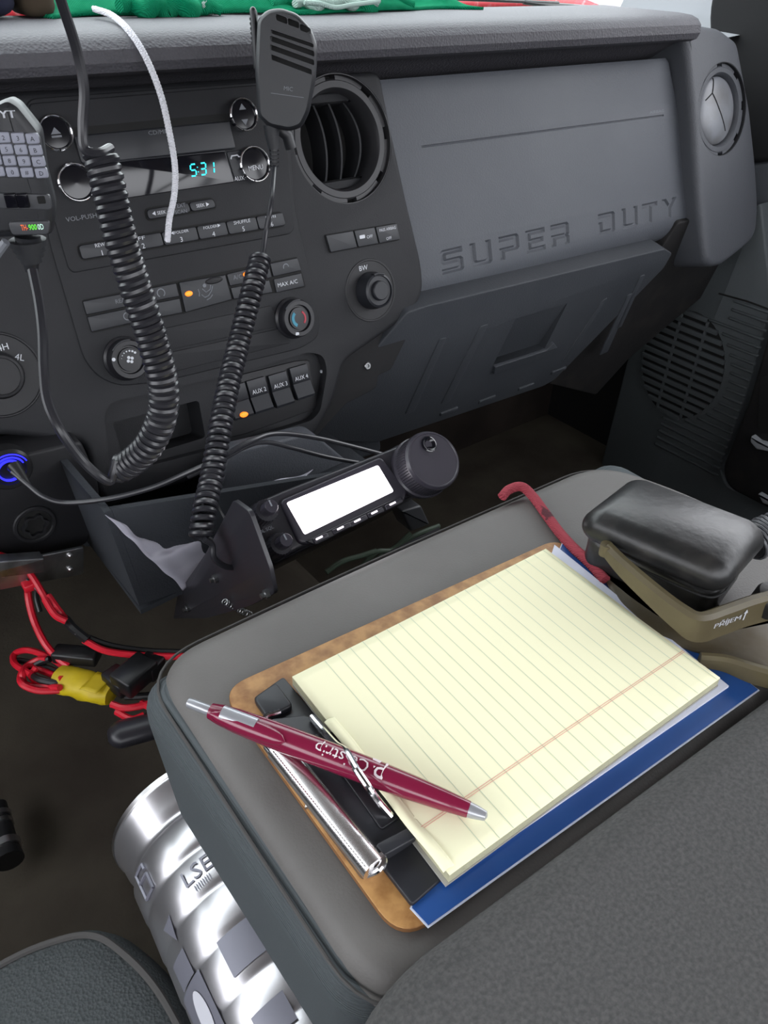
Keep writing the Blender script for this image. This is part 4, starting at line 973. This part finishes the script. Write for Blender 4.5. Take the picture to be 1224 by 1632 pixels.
fd = thing('blue_folder', 'blue card folder with white edges under the pad, sticking out beyond it', 'folder', (.1, .06, .0035))
fq = hz([(657, 1446), (683, 1474), (1208, 1099), (898, 864)], .0042)
MB().prism(H, fq, .0036, .0044).build('cover', 'folder_blue', fd)
MB().prism(H, inset(fq if area(fq) > 0 else fq[::-1], -.0008), .0034, .0038).build('back_sheet', 'folder_white', fd)
wq = hz([(712, 1388), (722, 1398), (1162, 1093), (884, 868)], .006)
o = MB().prism(H, wq, .0046, .0060).build('loose_papers', 'paper_white'); tag(o, 'thin stack of white papers between the yellow pad and the blue folder', 'papers')
pd = thing('legal_pad', 'yellow ruled legal pad with a red double margin line, blank top page', 'notepad', (.1, .07, .0062))
ZP = .0138
Q = [onz(717, 1394, ZP), onz(1148, 1080, ZP), onz(870, 875, ZP), onz(466, 1078, ZP)]
def qp(s, t, dz=0): return quadpt(Q, s, t)+V((0, 0, dz))
mb = MB(); L = []
ptsq = [(-.005, 0), (1, 0), (1, 1), (0, 1)]
def padloop(dz, o=0): return [quadpt(Q, s, t)+V((0, 0, dz))+V((o, -o*.0, 0)) for s, t in ((0, 0), (1, 0), (1, 1), (0, 1))]
mb.loft([padloop(-.0066), padloop(-.0008)]); mb.build('page_stack', 'paper_edge', pd)
mb = MB().loft([[qp(s, t, -.0072) for s, t in ((-.01, -.003), (1.003, -.003), (1.003, 1), (0, 1))], [qp(s, t, -.0060) for s, t in ((-.01, -.003), (1.003, -.003), (1.003, 1), (0, 1))]]); mb.build('backing_card', 'card_grey', pd)
def page(s, t):
    z = .0004*math.sin(s*5)*math.sin(t*4)
    if s < .06: z += .0035*((.06-s)/.06)**1.5*(1-.6*t)*0
    return qp(s, t, z)
MB().grid(page, 40, 24).build('top_page', 'paper_yellow', pd, smooth=80, solid=.0009)
mb = MB()
for k in range(27):
    s = .105+k*.0440
    if s > .985: break
    w_ = .0009
    P = [page(s, t/12)+V((0, 0, .00012)) for t in range(13)]; P2 = [page(s+w_*2.2, t/12)+V((0, 0, .00012)) for t in range(13)]
    n0 = len(P); mb.add(P+P2, [(i, n0+i, n0+i+1, i+1) for i in range(n0-1)])
mb.build('ruled_lines', 'line_green', pd, kind='stuff')
for t0 in (.174, .182):
    mb = MB(); P = [page(s/30, t0)+V((0, 0, .00022)) for s in range(31)]; P2 = [page(s/30, t0+.0018)+V((0, 0, .00022)) for s in range(31)]
    n0 = len(P); mb.add(P+P2, [(i, i+1, n0+i+1, n0+i) for i in range(n0-1)]); mb.build('margin_line', 'line_red', pd)
# curled binding stub
mb = MB().grid(lambda s, t: qp(-.010+.032*s, .015+.72*t, .0006+.0014*math.sin(math.pi*min(1, s*1.2))*(1-.4*t)+.0006*math.sin(t*17)), 8, 24); mb.build('torn_stub', 'paper_yellow', pd, smooth=80, solid=.0004)

pen = thing('ballpoint_pen', 'maroon ballpoint pen with silver tips lying across the clipboard clip', 'pen', (.0, .07, .02))
pa = onz(300, 1119, .0235); pb = onz(776, 1301, .0185)
dx = (pb-pa).normalized(); LP = (pb-pa).length
PN = Frame(pa, V((0, 0, 1)).cross(dx), dx.cross(V((0, 0, 1)).cross(dx))); 
uu = V((0, 0, 1)).cross(dx).normalized()
PN = Frame(pa, uu, dx.cross(uu))   # un = ux x uy
if PN.un.dot(dx) < 0: PN = Frame(pa, uu, -dx.cross(uu))
up = V((0, 0, 1)); 
MB().lathe(PN, 0, 0, [(.0018, 0), (.0024, .0004), (.0026, .002), (.0027, .012), (.0027, .016)], 24).build('plunger', 'pen_silver', pen)
k = LP/.150
MB().lathe(PN, 0, 0, [(r, z*k) for r, z in ((.0034, .0125), (.0040, .0128), (.0050, .018), (.0059, .028), (.0063, .040), (.0065, .055), (.0065, .075), (.0063, .095), (.0057, .115), (.0048, .130), (.0038, .1415), (.0036, .142))], 40).build('barrel', 'pen_maroon', pen)
MB().lathe(PN, 0, 0, [(r, z*k) for r, z in ((.0036, .1418), (.0030, .146), (.0022, .1495), (.0012, .150), (.0004, .1503))], 28).build('tip', 'pen_silver', pen)
# which local direction faces up / towards the viewer
ang_up = math.atan2(PN.uy.dot(up), PN.ux.dot(up))
def onpen(a, z, r): return PN.p(r*math.cos(a), r*math.sin(a), z)
sg = 1 if onpen(ang_up+.9, .03, .006).y < onpen(ang_up-.9, .03, .006).y else -1   # sg: towards the near side
def shell(a0, a1, z0, z1, rf, th, nm, m, taper=0):
    loops = []
    am0 = ang_up+sg*(a0+a1)/2
    for i in range(17):
        t = i/16; z = z0+(z1-z0)*t; e = math.sin(math.pi*min(1, max(0, t)))**.35 if taper else 1
        am = am0; h = (a1-a0)/2*e; r = rf(z); n = 8
        o_ = [onpen(am+sg*(-h+2*h*q/n), z, r+th*math.sin(math.pi*q/n)**.5) for q in range(n+1)]; i_ = [onpen(am+sg*(h-2*h*q/n), z, r-.0012) for q in range(n+1)]
        loops.append(o_+i_)
    return MB().loft(loops).build(nm, m, pen, smooth=60)
# pocket clip: raised maroon strip on the near side, silver inlay on top
shell(-.1, 1.6, .0150*k, .055*k, lambda z: .0060-.0012*max(0, (.03*k-z)/.03), .0022, 'clip', 'pen_maroon', 1)
shell(-.15, .95, .0205*k, .0385*k, lambda z: .0072, .0010, 'clip_inlay', 'pen_silver', 0)
f = lambda u, v: onpen(ang_up+sg*(.10)+sg*v/.0061*(-1 if FLIP else 1), .092*k-u, .0067)
FLIP = False
mb = MB(); text(mb, PN, 'Colstrip', .0105, .0006, .0072, fn=f, width=.027)
text(mb, PN, 'P', -.0085, .0, .0085, fn=f, width=.0048)
mb.add([f(-.0075, -.0045), f(-.0028, -.0045), f(-.0055, .001)], [(0, 1, 2)])
mb.build('print', 'pen_print', pen)

# ------------------------------------------------------------------ field telephone handset with olive frame on the arm rest
ft = thing('field_handset', 'worn black and olive field telephone part lettered PŘÍJEM on the arm rest', 'handset', (.26, .05, .0))
Bq = [onz(918, 838, .034), onz(1112, 918, .040), onz(1226, 880, .040), onz(1012, 772, .042)]
BF = Frame((.2, .11, 0), (Bq[1]-Bq[0]), (Bq[3]-Bq[0]))
u1 = (Bq[1]-Bq[0]).dot(BF.ux)
O2 = Frame((.186, .112, 0), V((.06, -1, 0)), V((1, .06, 0)))    # long side runs back towards the seat
_a = onz(922, 838, .047); _b = onz(1122, 928, .047)
O2 = Frame(V((_a.x+.005, _a.y+.007, .004)), V((_b.x-_a.x, _b.y-_a.y, 0)), V((1, 0, 0)))
O2 = Frame(O2.O, O2.ux, -O2.uy if O2.un.z < 0 else O2.uy)

def boxshape(p):
    # long u 0..0.105, v across 0..0.078, w height ; shoulder slopes down at the far right
    t = p.x/.105
    return V((p.x+.004*math.sin(p.y*30), p.y-(.004 if p.z > .03 else 0)*0, p.z+(.004*math.sin(math.pi*min(1, max(0, t))) if p.z > .02 else 0)-(.012*max(0, (p.y-.05)/.03)**2 if p.z > .02 else 0)))
MB().rbox(O2, (0, 0, .024), (.094, .074, .048), (.015, .013, .015), 7, fn=boxshape).build('upper_shell', 'bakelite', ft, smooth=80)
MB().rbox(O2, (.004, .010, .0), (.091, .072, .027), (.012, .012, .006), 6).build('lower_shell', 'bakelite', ft, smooth=80)
mb = MB().tube(catmull([O2.p(.03, .0015, .0268), O2.p(.08, .0015, .0268), O2.p(.092, .01, .0265), O2.p(.0935, .03, .0265)], 6), .0008, 6); mb.build('seam', 'slot', ft)
# olive strap: flat bar standing on edge, bent outward
olp = [onz(972, 866, .043), onz(1000, 893, .041), onz(1050, 935, .038), onz(1092, 966, .035), onz(1120, 978, .034), onz(1160, 966, .033), onz(1200, 952, .033), onz(1245, 940, .033)]
def ribbon(P, h, th, nm, m, par, down=None):
    P = catmull(P, 5); loops = []
    for i, p in enumerate(P):
        t = (P[min(i+1, len(P)-1)]-P[max(i-1, 0)]); t.z = 0; t.normalize(); n = V((t.y, -t.x, 0)); hh = h(i/(len(P)-1)) if callable(h) else h
        b = th*.3
        loops.append([p-n*th/2+V((0, 0, -hh)), p+n*th/2+V((0, 0, -hh)), p+n*th/2+V((0, 0, -b)), p+n*(th/2-b), p-n*(th/2-b), p-n*th/2+V((0, 0, -b))])
    return MB().loft(loops).build(nm, m, par, smooth=40)
st1 = ribbon(olp, lambda t: .008+.012*min(1, t*1.6), .0075, 'olive_strap', 'olive', ft)
MB().tube([olp[0]+V((-.001, .001, -.0085)), olp[0]+V((-.001, .001, -.0008))], .0038, 14).build('strap_end', 'olive', ft)
op = [onz(a, b, .006) for a, b in ((955, 905), (1010, 950), (1060, 985), (1120, 1010), (1240, 985), (1260, 1080), (1180, 1055), (1100, 1035), (1040, 1010), (985, 960))]
MB().prism(H, rpoly([p.xy[:] for p in op], .006), .0004, .0062, .0025).build('base_plate', 'olive_dirty', ft)
ribbon([onz(1118, 1042, .012), onz(1160, 1046, .014), onz(1200, 1058, .016), onz(1250, 1072, .018)], .012, .006, 'olive_foot', 'olive', ft)
A = onz(1142, 994, .018); B = onz(1202, 976, .021)
# lettering stands on the outer face of the strap
p0, p1 = olp[4], olp[6]; td = (p1-p0); td.z = 0; td.normalize(); nrm = V((td.y, -td.x, 0)); 
LFc = Frame((p0+p1)/2+nrm*.0041+V((0, 0, -.0085)), td, (0, 0, 1))
if LFc.un.dot(CAM-LFc.O) < 0: LFc = Frame(LFc.O, -td, (0, 0, 1))
mb = text(MB(), LFc, 'PŘÍJEM', -.001, 0, .0062, .0002, width=.020, bold=.00012)
mb.box(LFc, .0115, -.0035, .0122, .0035, .0001, .0003); mb.prism(LFc, [(.0104, .0018), (.0133, .0018), (.01185, .0046)], .0001, .0003)
mb.build('lettering', 'print_white', ft)
# ribbed hose and round cap at the right edge
hz_ = catmull([onz(1196, 868, .030), onz(1222, 850, .034), onz(1262, 838, .040)], 10)
mb = MB()
mb.tube(hz_, .010, 16); mb.build('hose_core', 'cord_dark', ft)
mb = MB()
for i in range(1, len(hz_)-1, 2):
    t = (hz_[i+1]-hz_[i-1]).normalized(); A_1 = t.orthogonal().normalized(); B_1 = t.cross(A_1)
    mb.tube([hz_[i]+(A_1*math.cos(a)+B_1*math.sin(a))*.0112 for a in [j*math.pi/8 for j in range(17)]], .0011, 6, cap=False)
mb.build('hose_ribs', 'hose', ft)
kf = Frame(onz(1236, 948, .030), (1, 0, 0), (0, 1, .25))
MB().lathe(kf, 0, 0, [(.010, -.012), (.0105, -.002), (.0095, .0), (.001, .001)], 30).build('round_knob', 'bakelite', ft)
rc = MB().tube(catmull([onz(800, 792, .0035), onz(812, 780, .006), onz(832, 776, .0065), onz(850, 792, .004), onz(872, 822, .004), onz(893, 850, .0042), onz(915, 874, .007), onz(940, 897, .007), onz(965, 925, .0068)], 8), .0036, 12).build('red_cord', 'cord_red'); tag(rc, 'red braided cord with black flecks looping over the arm rest edge', 'cord')

# ------------------------------------------------------------------ wiring on the floor
ht = thing('fused_power_harness', 'red and black power wires bundled under yellow tape, left of the arm rest', 'wires', onz(140, 1100, -.22))
ZW = -.19
def wz(L, zz=None, z0=ZW): return [onz(a, b, (zz[i] if zz else z0)) for i, (a, b) in enumerate(L)]
def wire(L, m, r=.0030, zz=None, z0=ZW, n='wire'):
    return MB().tube(catmull(wz(L, zz, z0), 7), r, 8).build(n, m, ht)
wire([(-60, 870), (0, 884), (40, 905), (68, 945), (78, 966)], 'wire_red', zz=[-.10, -.11, -.12, -.135, -.14])
wire([(72, 955), (88, 980), (106, 990)], 'wire_red', zz=[-.135, -.14, -.145])
wire([(-60, 880), (0, 897), (45, 925), (78, 955), (102, 988), (125, 1010)], 'wire_black', zz=[-.11, -.12, -.13, -.14, -.15, -.155])
wire([(78, 950), (92, 970), (106, 988)], 'wire_red', zz=[-.137, -.14, -.15])
wire([(104, 986), (118, 1002), (140, 1020)], 'wire_black', .0042, zz=[-.15, -.153, -.16])
wire([(134, 1020), (165, 1036), (205, 1043), (260, 1046), (330, 1046)], 'wire_red', zz=[-.16, -.165, -.17, -.17, -.17])
wire([(140, 1016), (180, 1030), (240, 1038), (300, 1040)], 'wire_black', zz=[-.165, -.17, -.175, -.175])
wire([(44, 925), (46, 955), (55, 990), (72, 1025), (92, 1048), (110, 1062)], 'wire_red', .0032, zz=[-.135, -.145, -.16, -.17, -.18, -.185])
MB().rbox(Frame(onz(45, 928, -.132), (1, 0, 0), (.1, 1, 0)), (-.006, -.010, -.004), (.006, .010, .004), .002, 3).build('connector', 'wire_red', ht)
wire([(60, 920), (58, 950), (64, 975)], 'wire_black', .0022, zz=[-.15, -.16, -.17])
for i, L in enumerate(([(110, 1068), (80, 1048), (45, 1036), (24, 1042), (24, 1058), (50, 1075)], [(100, 1082), (70, 1070), (45, 1062), (36, 1075), (45, 1092), (95, 1094)], [(100, 1090), (62, 1082), (48, 1068), (64, 1056), (80, 1050)], [(96, 1100), (60, 1100), (34, 1088), (38, 1066), (60, 1052), (75, 1050)], [(96, 1096), (70, 1092), (50, 1078), (58, 1064)])):
    wire(L, 'wire_red' if i != 2 else 'wire_black', .0029, zz=[ZW+.004*((i*2+j) % 3) for j in range(len(L))])
wire([(24, 1052), (50, 1056), (80, 1066), (110, 1080)], 'wire_black', .0027)
tq = Frame(onz(132, 1085, ZW), onz(178, 1108, ZW)-onz(92, 1076, ZW), (0, 0, 1))
ta = onz(94, 1080, ZW); tb = onz(180, 1104, ZW)
td = (tb-ta).normalized(); tl = (tb-ta).length
tf = Frame(ta, V((0, 0, 1)).cross(td), V((0, 0, 1))); 
if tf.un.dot(td) < 0: tf = Frame(ta, -V((0, 0, 1)).cross(td), V((0, 0, 1)))
MB().loft([[tf.p(.0135*w_*math.cos(a)*(1+.05*math.sin(5*a+z*300)), .010*w_*math.sin(a)*(1+.05*math.sin(4*a+z*200)), z) for a in [i*math.pi/14 for i in range(28)]] for z, w_ in [(tl*i/12, (1.0, 1.05, 1.03, 1.04, 1.0, 1.03, 1.06, 1.02, 1.0, 1.03, .98, .95, .85)[i]) for i in range(13)]]).build('yellow_tape', 'tape_yellow', ht, smooth=60)
mb = MB().grid(lambda s, t: tf.p((-.013+.022*t)*(1 if True else 1), .0115-.001*t, tl*(.60+.30*s+.05*t)), 6, 5); mb.build('tape_flap', 'tape_yellow', ht, solid=.0004)
def plug(px, py, z, a, L, W_, h, nm):
    p = onz(px, py, z); F_ = Frame(p, (math.cos(a), math.sin(a), 0), (-math.sin(a), math.cos(a), 0)); return MB().rbox(F_, (-L/2, -W_/2, -h/2), (L/2, W_/2, h/2), .003, 3).build(nm, 'plug_black', ht)
plug(122, 1044, -.18, -.75, .040, .016, .012, 'fuse_holder'); plug(190, 1085, -.18, .25, .018, .026, .016, 'connector'); plug(215, 1075, -.172, .35, .034, .024, .018, 'connector'); plug(240, 1062, -.175, .5, .02, .02, .016, 'connector')
MB().tube([onz(185, 1088, -.170), onz(232, 1052, -.168)], .002, 8).build('strap', 'mic_grey', ht)
wire([(178, 1122), (200, 1128), (235, 1122), (262, 1110)], 'wire_red'); wire([(186, 1134), (210, 1146), (230, 1140)], 'wire_red', z0=-.195); wire([(225, 1120), (250, 1132), (280, 1140)], 'wire_red')
wire([(200, 1110), (240, 1108), (280, 1100)], 'wire_black')
for i, (px, py, r) in enumerate(((2, 1300, .010), (10, 1350, .013))): pass
sb = thing('belt_anchor', 'dull metal fitting on the floor at the far left edge beside the driver seat', 'fitting', onz(5, 1330, -.34))
sf = Frame(onz(4, 1342, -.32), (1, 0, 0), (0, .6, .8))
MB().tube([onz(-2, 1282, -.31), onz(2, 1310, -.31), onz(10, 1350, -.31), onz(16, 1372, -.31)], .008, 16, rfun=lambda t: .007+.005*t).build('sleeve', 'plug_black', sb)
for (a, b, r) in (((0, 1298), (1, 1304), .0095), ((2, 1312), (4, 1318), .0100), ((9, 1345), (12, 1355), .0122)): MB().tube([onz(*a, -.31), onz(*b, -.31)], r, 18).build('metal_ring', 'chrome_rough', sb)

# ------------------------------------------------------------------ right side: kick panel with speaker grille, door
kp_ = thing('kick_panel', 'grey kick panel with round slotted speaker grille right of the footwell', 'trim panel', (1.12, .5, -.56))
pp = KX.pts([(1212, 320), (1230, 480), (1186, 640), (1146, 742), (1158, 775), (1240, 812), (1300, 1000), (940, 1000), (958, 740), (1000, 572), (1130, 420)])
kpl = MB().prism(KX, rpoly(pp, .012), -.03, 0, .004).build('panel', 'kick_grey', kp_)
ku, kv = KX.uv(1087, 583); kr = rad(KX, 1087, 583, 86)
step = kr*2/13.5; ka = kr*.80
for i in range(14):
    v = kv+kr-step*(i+.25); hw = ka*math.sqrt(max(0, 1-((v-kv)/kr)**2))+.003
    if hw > .01: MB().box(KX, ku-hw, v-step*.27, ku+hw, v+step*.27, .0012, .0060, .0006).build('slat', 'kick_grey', kp_)
for t in (-.25, .27):
    hh = kr*math.sqrt(1-(t/.8)**2)
    MB().box(KX, ku+kr*t-.0022, kv-hh, ku+kr*t+.0022, kv+hh, .0012, .0055, .0005).build('grille_bar', 'kick_grey', kp_)
MB().prism(KX, circ(ku, kv, ka*1.02, 40, kr*1.02), -.001, .0013).build('grille_backing', 'slot', kp_)
for i in range(22):
    v = kv+kr*1.45-step*(i+.2); dv = v-kv
    u0 = ku+(math.sqrt(max(0, kr*kr-dv*dv))*.86+.008 if abs(dv) < kr else -kr*.1*(1 if dv < 0 else -6))
    u1 = ku+kr*1.30+.0*dv
    if u1-u0 > .02: MB().prism(KX, rrect(u0, v-step*.17, u1, v+step*.17, .002, 2), -.001, .0035, .0028).build('rib', 'kick_grey', kp_)
mb = MB().tube([KX.at(1146, 468, .0005), KX.at(1190, 480, .0005), KX.at(1240, 498, .0005)], .0016, 6); mb.build('panel_seam', 'slot', kp_)
dr = thing('door_panel', 'black lower door panel with pull pocket at the right edge of the view', 'door', (1.08, .3, -.5))
DX = Frame((1.096, .4, 0), (0, -1, 0), (0, 0, 1))
MB().prism(DX, rpoly(DX.pts([(1232, 505), (1193, 640), (1150, 748), (1160, 778), (1300, 850), (1700, 900), (1700, 400)]), .02), -.02, 0, .006).build('lower_panel', 'dirty_black', dr)
for L in ([(1198, 694), (1210, 704), (1240, 712), (1240, 722), (1206, 716), (1196, 704)], [(1208, 786), (1222, 794), (1240, 800), (1240, 810), (1216, 802)]):
    MB().prism(DX, rpoly(DX.pts(L, .01), .003), -.001, .012, .003).build('pocket_edge', 'pillar', dr)
MB().prism(DX, rpoly(DX.pts([(1212, 600), (1260, 590), (1260, 690), (1208, 690)], 0), .01), -.001, .003, .001).build('pocket', 'slot', dr)
DU = Frame((1.158, .4, 0), (0, -1, 0), (0, 0, 1))
MB().prism(DU, rpoly(DU.pts([(1178, 262), (1260, 250), (1320, 500), (1100, 500), (1150, 400)]), .02), -.03, 0, .01).build('upper_panel', 'end_grey', dr)
MB().prism(DU, rpoly(DU.pts([(1128, 30), (1160, -120), (1400, -200), (1400, 240), (1180, 262), (1160, 200)]), .03), -.02, .004, .008).build('window_seal', 'trim_dark', dr)
